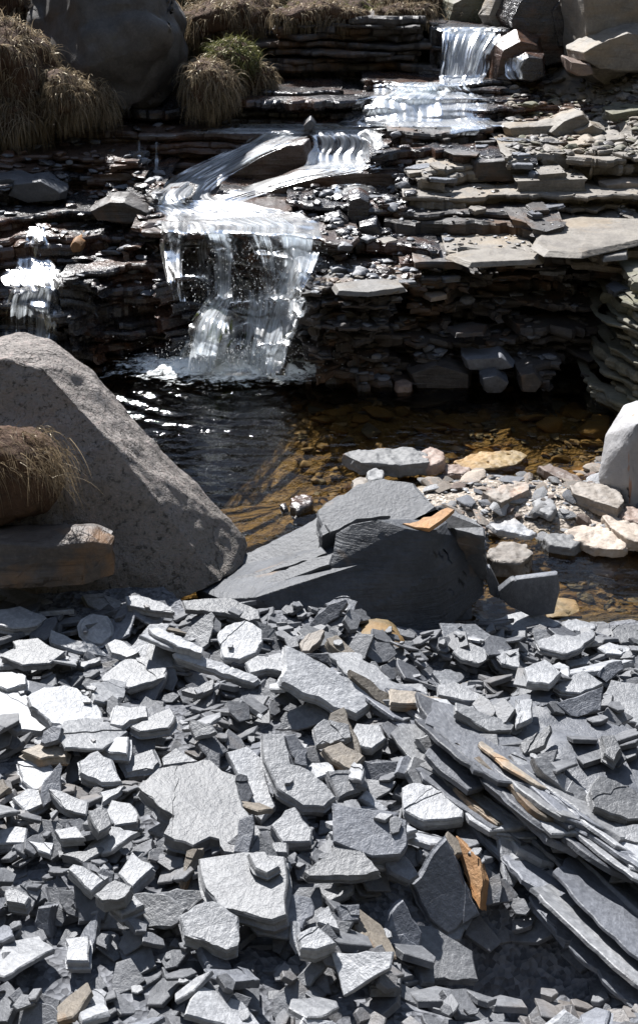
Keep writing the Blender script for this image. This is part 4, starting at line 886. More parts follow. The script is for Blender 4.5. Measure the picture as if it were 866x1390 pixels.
# 4. slates that can be told apart, traced one by one: outline, thickness, tilt x, tilt y, material, label
# tilt (a, b): the plane rises by a per metre to the right and b per metre away from the viewer
K = [
 ([(-8, 793), (15, 794), (72, 816), (60, 821), (20, 832), (-8, 830)], .02, 0, .1),
 ([(-8, 828), (28, 822), (64, 838), (50, 849), (18, 853), (-8, 847)], .03, 0, .1),
 ([(135, 806), (178, 792), (173, 804), (158, 815)], .01, .1, .3),
 ([(112, 808), (135, 805), (163, 815), (182, 830), (152, 835), (119, 821)], .02, -.1, .2),
 ([(170, 809), (187, 807), (215, 815), (234, 825), (238, 832), (208, 829), (173, 821)], .02, -.1, .1),
 ([(109, 849), (114, 841), (126, 833), (145, 837), (152, 849), (153, 863), (139, 875), (120, 870), (111, 861)], .022, -.3, .5, 'slate', 'rounded grey slate propped up steeply near the top left of the bank'),
 ([(69, 854), (97, 867), (125, 871), (152, 892), (104, 884), (69, 872)], .015, -.2, .1),
 ([(0, 891), (21, 880), (17, 870), (52, 865), (76, 880), (90, 884), (69, 900), (31, 903)], .02, 0, .1, 'slate', 'broad pale slate by the left edge above the huge left slab'),
 ([(145, 873), (156, 867), (170, 871), (189, 886), (173, 893), (152, 886)], .018, 0, .15),
 ([(92, 903), (137, 891), (138, 896), (114, 906)], .015, 0, .1),
 ([(-6, 912), (17, 911), (36, 918), (35, 929), (10, 936), (-6, 929)], .03, 0, .1),
 ([(165, 938), (225, 920), (208, 957), (173, 953)], .02, .2, .9, 'slate_dark', 'steep dark textured slate under the pale lozenge slate'),
 ([(137, 920), (170, 894), (194, 893), (227, 906), (225, 920), (175, 934), (138, 924)], .022, 0, .12, 'slate', 'pale lozenge shaped slate with two small pits on the left of the bank'),
 ([(-8, 938), (34, 942), (42, 962), (66, 985), (60, 993), (-8, 988)], .03, 0, .1),
 ([(37, 945), (60, 932), (88, 929), (105, 933), (132, 955), (158, 1002), (148, 1006), (80, 983), (70, 982), (42, 958)], .03, -.12, .12, 'slate', 'huge pale slab with a deep shadow under its edge on the left of the bank'),
 ([(201, 853), (215, 851), (242, 863), (277, 880), (275, 887), (242, 878), (208, 861)], .02, -.15, .1),
 ([(236, 887), (246, 882), (300, 899), (350, 919), (352, 923), (345, 928), (282, 907), (240, 893)], .028, -.1, .4, 'slate', 'long narrow slate bar slanting down to the right in the left half of the bank'),
 ([(247, 815), (270, 813), (313, 811), (352, 828), (354, 840), (339, 843), (306, 832), (252, 827)], .015, -.05, .15, 'slate', 'wide thin slate just below the boulder and block gap'),
 ([(246, 938), (291, 922), (289, 936), (270, 944)], .015, 0, .1),
 ([(346, 842), (363, 848), (398, 870), (398, 880), (380, 878), (358, 867)], .02, -.4, .5),
 ([(310, 794), (318, 792), (374, 811), (408, 825), (418, 849), (400, 842), (355, 832), (318, 811)], .02, .1, 1.3, 'slate_dark', 'long dark slate standing on edge in front of the slate block'),
 ([(295, 861), (313, 848), (335, 842), (356, 854), (357, 870), (348, 886), (325, 895), (304, 893)], .022, -.05, .2, 'slate', 'smooth pale rounded hexagon slate in the upper middle of the bank'),
 ([(332, 899), (349, 889), (386, 894), (387, 912), (363, 908), (339, 913)], .022, 0, .1),
 ([(443, 866), (457, 861), (477, 880), (515, 918), (502, 915), (474, 894), (450, 877)], .03, -.2, .2, 'slate_tan', 'long tan edged slate pointing at the round brown stone'),
 ([(474, 908), (495, 918), (533, 946), (529, 962), (502, 943), (477, 918)], .02, -.3, .5, 'slate_tan', 'brownish plate to the right of the largest central slate'),
 ([(413, 860), (429, 835), (446, 820), (469, 813), (471, 818), (460, 837), (432, 856)], .02, .5, 1.1, 'slate_dark', 'dark leaf shaped slate standing upright before the slate block'),
 ([(413, 887), (460, 887), (477, 898), (472, 912), (460, 913), (443, 901)], .018, 0, .9, 'slate_dark', 'dark oval slate tucked above the largest central slate'),
 ([(406, 874), (419, 860), (438, 853), (441, 856), (436, 867), (419, 884), (410, 884)], .02, .1, .2, 'cream', 'small cream sunlit slate beside the upright leaf shaped slate'),
 ([(387, 875), (441, 901), (505, 941), (507, 950), (484, 969), (453, 960), (432, 946), (417, 943), (384, 925), (382, 918), (388, 908)], .028, -.2, .35, 'slate', 'largest smooth grey slate in the centre of the bank with a pointed top'),
 ([(529, 934), (566, 938), (600, 948), (596, 957), (530, 953)], .025, -.1, .1, 'slate_tan', 'tan topped slab running right from the largest central slate'),
 ([(639, 820), (660, 811), (690, 808), (694, 825), (698, 832), (666, 835)], .015, 0, .05),
 ([(685, 807), (705, 815), (736, 816), (736, 830), (708, 828), (687, 818)], .015, 0, .05),
 ([(670, 841), (711, 828), (732, 832), (760, 846), (729, 865), (698, 858)], .02, 0, .05, 'slate', 'broad slate lying half in the shadow right of the slate block'),
 ([(762, 844), (781, 839), (808, 847), (808, 853), (781, 858), (767, 853)], .015, 0, .1),
 ([(829, 851), (847, 846), (880, 850), (880, 868), (843, 873), (831, 863)], .015, 0, .1, 'slate', 'pale slate at the right edge next to the small pool'),
 ([(727, 870), (753, 860), (781, 863), (805, 854), (808, 860), (788, 880), (770, 887), (732, 879)], .02, 0, .05, 'slate', 'pale notched slate near the shore at the right'),
 ([(810, 879), (826, 871), (857, 880), (843, 889), (822, 887)], .015, 0, .1),
 ([(614, 884), (625, 868), (656, 879), (661, 891), (649, 901), (625, 894)], .015, 0, .1),
 ([(666, 884), (705, 879), (705, 906), (680, 901)], .012, 0, .1),
 ([(711, 905), (739, 894), (762, 912), (746, 929), (715, 925)], .02, 0, .1),
 ([(750, 932), (774, 919), (791, 908), (819, 927), (788, 941), (760, 938)], .02, 0, .05, 'slate', 'bright slate with a bluish shaded slab below it at the right'),
 ([(753, 955), (788, 943), (819, 931), (815, 964), (774, 972)], .02, 0, .7, 'slate_dark'),
 ([(594, 929), (618, 925), (660, 946), (656, 953), (618, 948), (594, 943)], .02, 0, .1),
 ([(767, 896), (798, 891), (802, 901), (774, 905)], .012, 0, .1),
 ([(808, 917), (824, 899), (843, 896), (847, 908), (822, 926)], .02, .2, .9, 'slate_dark', 'small dark slate standing on edge near the right edge of the bank'),
 ([(829, 922), (880, 930), (880, 985), (833, 974), (815, 953)], .025, 0, .12, 'slate', 'large pale slab cut by the right edge of the bank'),
 ([(699, 950), (722, 948), (722, 975), (700, 985)], .015, 0, .1),
 ([(618, 953), (660, 968), (698, 985), (694, 992), (663, 993), (618, 964)], .022, -.2, .2, 'slate', 'long pale slate at the head of the tilted plates'),
 ([(706, 1009), (746, 983), (748, 992), (739, 1012), (711, 1024)], .015, .2, .3),
 ([(815, 998), (833, 997), (843, 1016), (833, 1033), (819, 1023)], .03, 0, .3),
 ([(566, 1002), (583, 995), (618, 1018), (637, 1043), (625, 1056), (600, 1047), (580, 1023)], .018, -.5, .5, 'slate', 'rounded grey plate leaning against the tilted plates'),
 ([(618, 1007), (656, 1024), (698, 1068), (687, 1076), (666, 1061), (649, 1033)], .03, -.3, .3, 'slate_tan', 'orange brown long slate wedged among the tilted plates'),
 ([(691, 1024), (698, 1021), (741, 1052), (736, 1061), (705, 1043)], .018, -.2, .2),
 ([(724, 1028), (735, 1026), (768, 1052), (803, 1086), (798, 1101), (760, 1068), (729, 1040)], .022, -.3, .5, 'slate', 'long grey plate running towards the lower right corner'),
 ([(737, 1083), (774, 1095), (822, 1107), (822, 1118), (781, 1113), (746, 1095)], .022, -.1, .6),
 ([(800, 1071), (812, 1052), (880, 1080), (880, 1114), (853, 1113), (805, 1095)], .035, -.1, .25, 'slate', 'thick dark grey slab at the right edge beyond the tilted plates'),
 ([(829, 1123), (880, 1116), (880, 1148), (833, 1137)], .04, 0, .2),
 ([(149, 983), (156, 957), (199, 959), (201, 974), (177, 978), (166, 986)], .02, 0, .1),
 ([(177, 986), (204, 971), (232, 960), (239, 971), (229, 988), (190, 993)], .025, 0, .1, 'slate', 'angular bright slate right of the huge left slab'),
 ([(29, 1019), (57, 1007), (92, 1016), (90, 1028), (55, 1030)], .025, 0, .1, 'slate_tan'),
 ([(24, 1034), (62, 1033), (85, 1053), (90, 1072), (45, 1072), (30, 1060)], .02, 0, .1),
 ([(139, 1016), (159, 999), (175, 999), (173, 1023), (149, 1021)], .03, .1, .1),
 ([(107, 1033), (133, 1018), (152, 1030), (166, 1061), (139, 1063), (109, 1049)], .035, -.1, .25, 'slate', 'squat grey block of slate left of the biggest slab'),
 ([(163, 1031), (208, 1016), (216, 1035), (208, 1045), (173, 1050)], .028, 0, .15),
 ([(220, 1028), (239, 1014), (270, 1033), (222, 1039)], .02, 0, .2),
 ([(308, 1020), (335, 1012), (358, 1030), (362, 1060), (375, 1095), (355, 1115), (338, 1098), (325, 1055)], .018, -.15, .2, 'slate', 'long slab overlapping the right end of the biggest slab'),
 ([(187, 1068), (215, 1043), (245, 1038), (285, 1030), (302, 1045), (322, 1052), (330, 1095), (356, 1132), (330, 1158), (305, 1157), (298, 1140), (285, 1137), (262, 1148), (236, 1140), (222, 1133), (236, 1108), (215, 1095)], .032, 0, .08, 'slate', 'biggest flat grey slab of the bank, broken along its near edge'),
 ([(356, 995), (384, 995), (394, 1036), (418, 1044), (440, 1062), (456, 1082), (440, 1095), (412, 1094), (377, 1071), (358, 1030)], .035, -.1, .3, 'slate', 'large irregular slate with a chipped hollow, centre of the bank'),
 ([(386, 998), (401, 995), (418, 1019), (417, 1040), (400, 1037)], .03, -.3, .4, 'slate_dark', 'dark egg shaped stone sitting on the large irregular slate'),
 ([(425, 988), (440, 975), (474, 985), (476, 1002), (457, 1006), (429, 1012)], .02, 0, .35),
 ([(474, 995), (484, 981), (515, 983), (524, 1002), (505, 1016), (478, 1010)], .02, 0, .15),
 ([(438, 1016), (463, 1006), (495, 1026), (478, 1045), (450, 1031)], .025, -.1, .2, 'slate_tan'),
 ([(444, 1047), (474, 1045), (492, 1070), (460, 1083)], .03, -.2, .3),
 ([(488, 1083), (495, 1070), (528, 1099), (519, 1104)], .02, -.3, .3),
 ([(483, 1035), (540, 1033), (541, 1047), (522, 1071), (495, 1066)], .02, 0, .8, 'slate_dark', 'dark half round slate facing the viewer in the middle of the bank'),
 ([(545, 1070), (560, 1063), (600, 1075), (630, 1098), (628, 1109), (575, 1114), (548, 1100)], .03, 0, .15, 'slate', 'thick bright slab at the foot of the tilted plates'),
 ([(452, 1089), (522, 1102), (553, 1113), (553, 1148), (545, 1160), (505, 1163), (470, 1150), (452, 1142)], .03, -.05, .4, 'slate_dark', 'dark rippled slab with a coarse textured face'),
 ([(367, 1120), (387, 1099), (400, 1094), (424, 1127), (422, 1142), (384, 1143)], .028, 0, .25),
 ([(17, 1082), (38, 1069), (66, 1071), (69, 1085), (35, 1102)], .03, -.1, .15),
 ([(66, 1071), (90, 1075), (121, 1089), (118, 1106), (90, 1099)], .02, -.1, .15),
 ([(120, 1099), (145, 1097), (152, 1120), (135, 1130)], .025, -.2, .15),
 ([(135, 1075), (170, 1066), (163, 1076), (139, 1090)], .015, 0, .1),
 ([(144, 1102), (152, 1085), (177, 1089), (190, 1106), (187, 1116), (156, 1121)], .025, 0, .1),
 ([(-6, 1127), (21, 1120), (38, 1123), (35, 1144), (-6, 1146)], .03, 0, .1),
 ([(74, 1127), (104, 1120), (116, 1137), (83, 1140)], .02, 0, .1),
 ([(38, 1141), (74, 1145), (69, 1160), (52, 1155)], .015, 0, .1),
 ([(83, 1160), (139, 1148), (145, 1153), (114, 1172)], .02, 0, .1),
 ([(92, 1179), (100, 1172), (149, 1191), (125, 1210)], .025, -.1, .1, 'slate', 'oblong grey slate with a broken end in the lower left'),
 ([(145, 1224), (173, 1205), (197, 1228), (166, 1242)], .03, 0, .1),
 ([(128, 1214), (156, 1193), (180, 1203), (170, 1218), (139, 1224)], .03, 0, .1),
 ([(159, 1186), (180, 1155), (210, 1176), (180, 1204)], .03, 0, .1, 'slate', 'bright squarish slate below the biggest flat slab'),
 ([(242, 1200), (255, 1155), (270, 1152), (256, 1179), (245, 1203)], .02, .6, .4, 'slate_tan', 'thin slate finger standing on end below the biggest flat slab'),
 ([(270, 1165), (332, 1155), (387, 1162), (391, 1186), (389, 1242), (370, 1249), (318, 1236), (300, 1234), (278, 1205)], .035, 0, .1, 'slate', 'second biggest flat slab, square, carrying small rubble'),
 ([(337, 1158), (360, 1155), (380, 1176), (363, 1186), (346, 1179)], .02, 0, .1, 'slate', 'small slate resting on the top edge of the square slab'),
 ([(368, 1143), (390, 1143), (391, 1158), (371, 1157)], .025, 0, .1),
 ([(429, 1207), (481, 1200), (479, 1210), (446, 1224)], .02, 0, .2),
 ([(412, 1184), (450, 1155), (453, 1138), (477, 1134), (515, 1183), (488, 1189), (418, 1189)], .022, 0, .2, 'slate', 'triangular slate shaped like a sail in front of the rippled slab'),
 ([(457, 1228), (488, 1228), (488, 1249), (464, 1252)], .03, 0, .5, 'slate_dark'),
 ([(429, 1243), (446, 1228), (462, 1262), (430, 1252)], .02, 0, .2),
 ([(403, 1269), (432, 1257), (457, 1280), (429, 1290), (408, 1287)], .035, 0, .2),
 ([(522, 1169), (547, 1158), (569, 1188), (557, 1197), (529, 1183)], .03, -.2, .5, 'slate_dark'),
 ([(243, 1242), (265, 1228), (290, 1222), (324, 1243), (324, 1285), (308, 1290), (280, 1278), (250, 1270)], .035, -.1, .2, 'slate', 'round edged double layered slate disc near the bottom'),
 ([(521, 1305), (531, 1238), (547, 1221), (573, 1266), (568, 1305)], .03, -.2, .9, 'slate_dark', 'pointed dark slate standing upright at the bottom centre'),
 ([(566, 1255), (583, 1256), (642, 1290), (650, 1330), (560, 1330)], .02, -.3, .2),
 ([(618, 1134), (649, 1165), (656, 1193), (652, 1235), (635, 1200), (622, 1162)], .02, .9, .6, 'rust', 'orange edged slate on end behind the dark upright lozenge slate'),
 ([(560, 1200), (595, 1148), (606, 1138), (650, 1240), (608, 1268), (597, 1260), (583, 1248)], .03, -.1, 1.1, 'slate_dark', 'dark blue lozenge slate standing up before the shadowed hollow'),
 ([(677, 1138), (685, 1120), (710, 1148), (715, 1186), (697, 1204), (687, 1200)], .012, -.5, .5, 'slate', 'pale split flake lying on the tilted outcrop'),
 ([(45, 1259), (52, 1231), (71, 1229), (69, 1273), (52, 1276)], .03, .3, 1.2, 'slate_dark', 'small dark slate standing on end in the lower left rubble'),
 ([(88, 1273), (121, 1269), (121, 1305), (90, 1305)], .03, 0, .1),
 ([(7, 1210), (21, 1205), (42, 1217), (35, 1228), (10, 1224)], .03, 0, .1),
]
rk = random.Random(3)
UP = Vector((0, 0, 1))
for i, k in enumerate(K):
    px, th, a, b = k[:4]; mt = k[4] if len(k) > 4 else 'slate'; lab = k[5] if len(k) > 5 else None
    a += rk.uniform(-.04, .04); b += rk.uniform(-.04, .04)
    steep = math.hypot(a, b) > .45
    n = Vector((-a, -b, 1)).normalized()
    cu = sum(p[0] for p in px) / len(px); cv = sum(p[1] for p in px) / len(px)
    # march the sight line to the pile
    dd = ray(cu, cv); dd = dd / dd.y; y = 1.0
    while y < 3.6:
        p = CAM + dd * y
        if p.z < hm_at(p.x, p.y): break
        y += .004
    p0 = CAM + dd * y
    lift = th * (.5 if steep else .9)
    for _ in range(40):
        q0 = p0 + UP * 0
        W3 = [at_plane(u, v, q0, n) for u, v in px]
        fp = footprint([(w.x, w.y) for w in W3])
        if fp is None or fp[3].sum() < 2: break
        sl, gx, gy, m = fp
        zt = q0.z + a * (gx[m] - q0.x) + b * (gy[m] - q0.y) - th
        over = np.percentile(HM[sl][m] - zt, 55 if steep else 80)
        if over <= .002: break
        p0 = CAM + dd * (y - .004); y -= .004
    W3 = [at_plane(u, v, p0, n) for u, v in px]
    c3 = sum(W3, Vector()) / len(W3)
    q = UP.rotation_difference(n); M4 = Matrix.Translation(c3) @ q.to_matrix().to_4x4(); iv = M4.inverted()
    P = [Vector((iv @ w).to_2d()) for w in W3]
    vs, fs = slate_mesh(P, th, rk, None, flake=True)
    o = pymesh('slate_slab' if lab else 'loose_slate', vs, fs, M[mt], smooth=25); o.matrix_world = M4
    if lab: tag(o, lab, 'slate')
    else: tag(o, gen[0], 'slate', gen[1]); NF += 1
    if fp is not None:
        sl, gx, gy, m = fp; zt = p0.z + a * (gx - p0.x) + b * (gy - p0.y)
        HM[sl] = np.where(m, np.maximum(HM[sl], zt), HM[sl])
print('loose', NF)
# a few crumbs on top
scree('slate_crumbs', 260, (.006, .014), (.003, .006), M['slate'], 15, tilt=.08)

# ------------------------------------------------------------------ pebbles of the bar, stones of the stream bed, rubble of the ledges
def pebble_mesh(name, seed, flat=.5):
    rr = random.Random(seed); bm = bmesh.new()
    pts = []
    for _ in range(16):
        v = Vector((rr.gauss(0, 1), rr.gauss(0, 1), rr.gauss(0, 1))).normalized(); pts.append(Vector((v.x * 1.2, v.y * .85, v.z * flat)))
    hull_into(bm, pts); bmesh.ops.bevel(bm, geom=bm.edges[:], offset=.05, segments=1, affect='EDGES')
    for f in bm.faces: f.smooth = False
    me = bpy.data.meshes.new(name); bm.to_mesh(me); bm.free(); return me
pebm = []
for mi, mt in enumerate(['bar_stone', 'cream', 'slate', 'slate_dark', 'pink', 'grey_stone']):
    for k in range(3):
        me = pebble_mesh('pebble', mi * 10 + k, .35 + .15 * k); me.materials.append(M[mt]); pebm.append(me)
rp = random.Random(21)
cnt = 0
while cnt < 280:
    x = rp.uniform(.12, 1.5); y = rp.uniform(3.35, 4.35); z = ground_z(x, y)
    if z < -.02: continue
    o = bpy.data.objects.new('pebble', rp.choice(pebm)); COL.objects.link(o)
    s = .010 + .038 * rp.random() ** 2; o.scale = (s * rp.uniform(.8, 1.4), s, s * rp.uniform(.5, 1)); o.location = (x, y, z + s * .25)
    o.rotation_euler = (rp.uniform(-.4, .4), rp.uniform(-.4, .4), rp.uniform(0, 6)); cnt += 1
    tag(o, 'small mixed brown and grey pebble on the gravel bar', 'pebble', 'pebbles of the gravel bar')
def joined(name, n, place, size, mats, seed, lab=None):
    rr = random.Random(seed); bases = []
    for k in range(6):
        me = pebble_mesh('t', seed + k, rr.uniform(.25, .6)); bases.append(([v.co.copy() for v in me.vertices], [tuple(p.vertices) for p in me.polygons])); bpy.data.meshes.remove(me)
    vs = []; fs = []; mi = []
    for _ in range(n):
        p = place(rr)
        if p is None: continue
        v0, f0 = rr.choice(bases); s = rr.uniform(*size) * rr.uniform(.7, 1.3)
        Mx = Matrix.Translation(p + Vector((0, 0, s * .2))) @ Matrix.Rotation(rr.uniform(0, 6.3), 4, 'Z') @ Matrix.Rotation(rr.uniform(-.35, .35), 4, 'X') @ Matrix.Scale(s, 4)
        b = len(vs); vs += [Mx @ v for v in v0]; fs += [tuple(b + i for i in f) for f in f0]; m_ = rr.randrange(len(mats)); mi += [m_] * len(f0)
    o = pymesh(name, vs, fs, M[mats[0]], smooth=30)
    for m_ in mats[1:]: o.data.materials.append(M[m_])
    o.data.polygons.foreach_set('material_index', mi)
    tag(o, lab, None, None, 'stuff'); return o
def pl_bar(r):
    x = r.uniform(.1, 1.9); y = r.uniform(3.3, 4.5); z = ground_z(x, y)
    return Vector((x, y, z)) if z > -.03 else None
joined('bar_gravel', 2600, pl_bar, (.004, .013), ['bar_stone', 'slate', 'cream', 'slate_dark'], 300)
def pl_bed(r):
    x = r.uniform(-.6, 1.9); y = r.uniform(3.1, 5.3); z = ground_z(x, y)
    return Vector((x, y, z)) if -.2 < z < -.02 and x + .1 * (y - 4.2) > -.05 else None
joined('stream_bed_stones', 420, pl_bed, (.02, .07), ['sunk', 'sunk', 'sunk', 'slate_dark'], 400)
joined('stream_bed_gravel', 1500, pl_bed, (.01, .028), ['sunk', 'bar_stone', 'slate_dark'], 420)
def pl_ledge(u0, u1, v0, v1, zmin=.05):
    def f(r):
        u = r.uniform(u0, u1); v = r.uniform(v0, v1); d_ = ray(u, v).normalized(); best = None
        for b in BVH:
            h = b.ray_cast(CAM, d_)
            if h[0] is not None and (best is None or h[3] < best[1]): best = (h[0], h[3], h[1])
        if best is None or abs(best[2].z) < .75: return None
        return best[0]
    return f
joined('ledge_rubble', 1300, pl_ledge(500, 880, 120, 350), (.004, .013), ['dry_rock', 'cliff', 'slate'], 500)
joined('ledge_rubble', 420, pl_ledge(400, 620, 360, 400), (.006, .018), ['dry_rock', 'slate'], 510)
joined('cliff_rubble', 700, pl_ledge(400, 800, 380, 530), (.012, .035), ['cliff', 'cliff', 'slate_dark'], 520)
joined('wet_rubble', 500, pl_ledge(400, 560, 180, 380), (.012, .04), ['wet_rock', 'wet_rock', 'slate_dark'], 530)
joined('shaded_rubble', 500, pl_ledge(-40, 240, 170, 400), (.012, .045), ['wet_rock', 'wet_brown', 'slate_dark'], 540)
# loose flags on the ledges
rf = random.Random(8)
place = pl_ledge(500, 880, 165, 400)
k = 0
while k < 34:
    p = place(rf)
    if p is None: continue
    P = rpoly(rf, rf.uniform(.03, .09), 2.4); th = rf.uniform(.008, .03)
    vs, fs = slate_mesh(P, th, rf, None); o = pymesh('ledge_flag', vs, fs, M[rf.choice(['dry_rock', 'cliff', 'slate_dark', 'slate_dark'])], smooth=25)
    o.location = p + Vector((0, 0, th * .8)); o.rotation_euler = (rf.uniform(-.12, .12), rf.uniform(-.12, .12), 0)
    tag(o, 'loose flat stone lying on the dry right hand ledges', 'stone', 'flat stones on the right ledges'); k += 1

# rubble slope at the upper right
def slope():
    vs = []; fs = []; nx, ny = 90, 110
    for j in range(ny):
        for i in range(nx):
            x = .95 + 2.2 * i / (nx - 1); y = 6.1 + 2.4 * j / (ny - 1)
            base = .62 + .30 * (y - 6.2)
            z = base + .42 * max(0, x - 1.35 - .12 * (y - 6.2)) - .5 * max(0, 1.35 - x + .12 * (y - 6.2)) 
            z += .05 * fbm(Vector((x * 4, y * 4, 2)), 4) + .02 * noise.noise(Vector((x * 22, y * 22, 2)))
            vs.append((x, y, z))
    for j in range(ny - 1):
        for i in range(nx - 1):
            a = j * nx + i; fs.append((a, a + 1, a + nx + 1, a + nx))
    o = pymesh('rubble_slope', vs, fs, M['dry_rock'], smooth=30); tag(o, kind='structure')
    BVH.append(BVHTree.FromPolygons(vs, fs))
slope()
joined('slope_rubble', 1100, pl_ledge(690, 880, 60, 210), (.010, .04), ['dry_rock', 'cliff', 'dry_rock', 'mossy_rock'], 560)

# ------------------------------------------------------------------ water
o = outline_rock('mossy_lump', [(262, 448), (276, 430), (298, 424), (316, 432), (322, 455), (305, 478), (270, 474)], 5.26, .09, .1, M['moss'], shrink=.5, L=.015, amp=.015, bev=.01, ang=70, jag=.015, fr=12)
tag(o, 'yellow green mossy lump of rock inside the foot of the main fall', 'rock')
for o in list(SC.objects):
    if o.name.split('.')[0] in ('mossy_lump', 'ledge_block', 'ledge_stone', 'crag', 'wet_rubble', 'shaded_rubble'):
        BVH.append(BVHTree.FromPolygons([v.co.copy() for v in o.data.vertices], [tuple(p.vertices) for p in o.data.polygons]))
def pool():
    vs = []; fs = []
    xs = np.arange(-2.0, 2.4, .0125); ys = np.arange(2.9, 5.75, .0125); nx = len(xs)
    cx, cy = -.36, 5.25
    for y in ys:
        for x in xs:
            calm = 1 - .78 * sm(-.35, .25, x)
            dd = math.hypot(x - cx, y - cy); ph = noise.noise(Vector((x * 1.4, y * 1.4, 0))) * 3.0
            a = .0030 * math.sin(dd * 58 + ph * 2.0) * (.5 + .9 * noise.noise(Vector((x * 2.6, y * 4, 5))))
            a *= 2.2; a += .0085 * noise.noise(Vector((x * 7, y * 19 + x * 3, 0))) + .0022 * noise.noise(Vector((x * 17, y * 34, 3)))
            a += .012 * math.exp(-(dd / .32) ** 2) * noise.noise(Vector((x * 24, y * 24, 8)))
            vs.append((x, y, a * calm))
    for j in range(len(ys) - 1):
        for i in range(nx - 1):
            a = j * nx + i; fs.append((a, a + 1, a + nx + 1, a + nx))
    o = pymesh('pool_water', vs, fs, M['water'], smooth=180); tag(o, kind='structure')
pool()

def sheet(name, rows, mat, nu=90, nv=110, amp=.012, seed=0, lift=0, parent=None, kind='structure', soft=.22, puff=0, edge=.12, far_=.10, smooth_=5, leap=0.0, grow=0.0):
    """a body of moving water following rows of (u_left, u_right, v, Y)"""
    def cat(a, b, c, d_, t): return .5 * (2 * b + (c - a) * t + (2 * a - 5 * b + 4 * c - d_) * t * t + (3 * b - a - 3 * c + d_) * t ** 3)
    Rr = [rows[0]] + list(rows) + [rows[-1]]; m = len(rows) - 1
    vs = []; fs = []; uv = []; ed = []; dist = 0; last = None
    W0 = sum((at_y(q[1], q[2], q[3]) - at_y(q[0], q[2], q[3])).length for q in rows) / len(rows)
    # the water lies on the rock: find the rock along the sheet and ease the water over it
    RW = []
    for j in range(nv + 1):
        t = j / nv * m; k = min(int(t), m - 1); t -= k
        row = [cat(Rr[k][q], Rr[k + 1][q], Rr[k + 2][q], Rr[k + 3][q], t) for q in range(4)]
        wj = (row[1] - row[0]) * edge
        row[0] += wj * noise.noise(Vector((j / nv * 3.5, seed, 1))); row[1] += wj * noise.noise(Vector((j / nv * 3.5, seed, 8)))
        RW.append(row)
    dep = np.zeros((nv + 1, nu + 1))
    cj = list(range(0, nv + 1, 2)); ci = list(range(0, nu + 1, 2))
    if cj[-1] != nv: cj.append(nv)
    if ci[-1] != nu: ci.append(nu)
    cd_ = np.zeros((len(cj), len(ci)))
    for a, j in enumerate(cj):
        row = RW[j]
        for b, i in enumerate(ci):
            u = row[0] + (row[1] - row[0]) * i / nu; d_ = ray(u, row[2]).normalized(); hy = None
            for t_ in BVH:
                h = t_.ray_cast(CAM, d_)
                if h[0] is not None and (hy is None or h[0].y < hy): hy = h[0].y
            if hy is None: hy = row[3] + .1
            hy -= .02 + leap * (min(1, j / nv * 5) + grow * j / nv)
            cd_[a, b] = min(max(hy, row[3] - .3), row[3] + far_)
    for _ in range(smooth_):
        e_ = np.pad(cd_, 1, mode='edge'); av = (e_[:-2, 1:-1] + e_[2:, 1:-1] + e_[1:-1, :-2] + e_[1:-1, 2:]) / 4
        cd_ = np.minimum(av, cd_ + .02)
    for j in range(nv + 1):
        a = j / 2 if j < nv else len(cj) - 1
        a0 = min(int(a), len(cj) - 2); fa = min(1, a - a0)
        for i in range(nu + 1):
            b = i / 2 if i < nu else len(ci) - 1
            b0 = min(int(b), len(ci) - 2); fb = min(1, b - b0)
            dep[j, i] = (cd_[a0, b0] * (1 - fb) + cd_[a0, b0 + 1] * fb) * (1 - fa) + (cd_[a0 + 1, b0] * (1 - fb) + cd_[a0 + 1, b0 + 1] * fb) * fa
    for j in range(nv + 1):
        row = RW[j]
        A = at_y(row[0], row[2], row[3]); Bp = at_y(row[1], row[2], row[3]); mid = (A + Bp) / 2
        if last is not None: dist += (mid - last).length
        last = mid; wd = (Bp - A).length
        for i in range(nu + 1):
            s = i / nu; p = A.lerp(Bp, s)
            fx = s * W0 + seed * .7
            f = abs(noise.noise(Vector((fx * 22, dist * 1.1, seed)))) * 1.4 + .35 * noise.noise(Vector((fx * 55, dist * 2.4, seed + 4)))
            q = dep[j][i]
            p = CAM + (p - CAM) * (q / p.y)
            p = p + Vector((0, -1, .35)) * (amp * f + lift * .5)
            if puff: p += Vector((0, -1, .4)) * puff * abs(noise.noise(Vector((p.x * 18, p.z * 18, seed)))) * (j / nv) ** 1.5
            vs.append(p); uv.append((fx * .9, dist))
            e = min(1, min(s, 1 - s) / soft); e2 = min(1, j / nv / .04, (1 - j / nv) / .05)
            ed.append(min(e, .3 + .7 * e2))
    for j in range(nv):
        for i in range(nu):
            a = j * (nu + 1) + i; fs.append((a, a + 1, a + nu + 2, a + nu + 1))
    o = pymesh(name, vs, fs, mat, parent=parent, smooth=180, uvs=uv)
    ca = o.data.color_attributes.new('edge', 'FLOAT_COLOR', 'POINT')
    ca.data.foreach_set('color', np.array([[e, e, e, 1] for e in ed], dtype=np.float32).ravel())
    if kind: tag(o, kind=kind)
    return o
FT, FM, ST, TH = M['fall_thick'], M['fall'], M['stream'], M['thin']
# upper fall
sheet('waterfall', [(592, 694, 37, 7.9), (592, 690, 44, 7.62), (592, 676, 62, 7.52), (592, 668, 85, 7.45), (592, 660, 105, 7.38), (588, 662, 116, 7.34)], FT, seed=1, amp=.02, leap=.05)
sheet('waterfall', [(594, 690, 39, 7.8), (594, 684, 48, 7.56), (594, 662, 80, 7.42), (594, 655, 112, 7.34)], FM, seed=2, amp=.03, lift=.02)
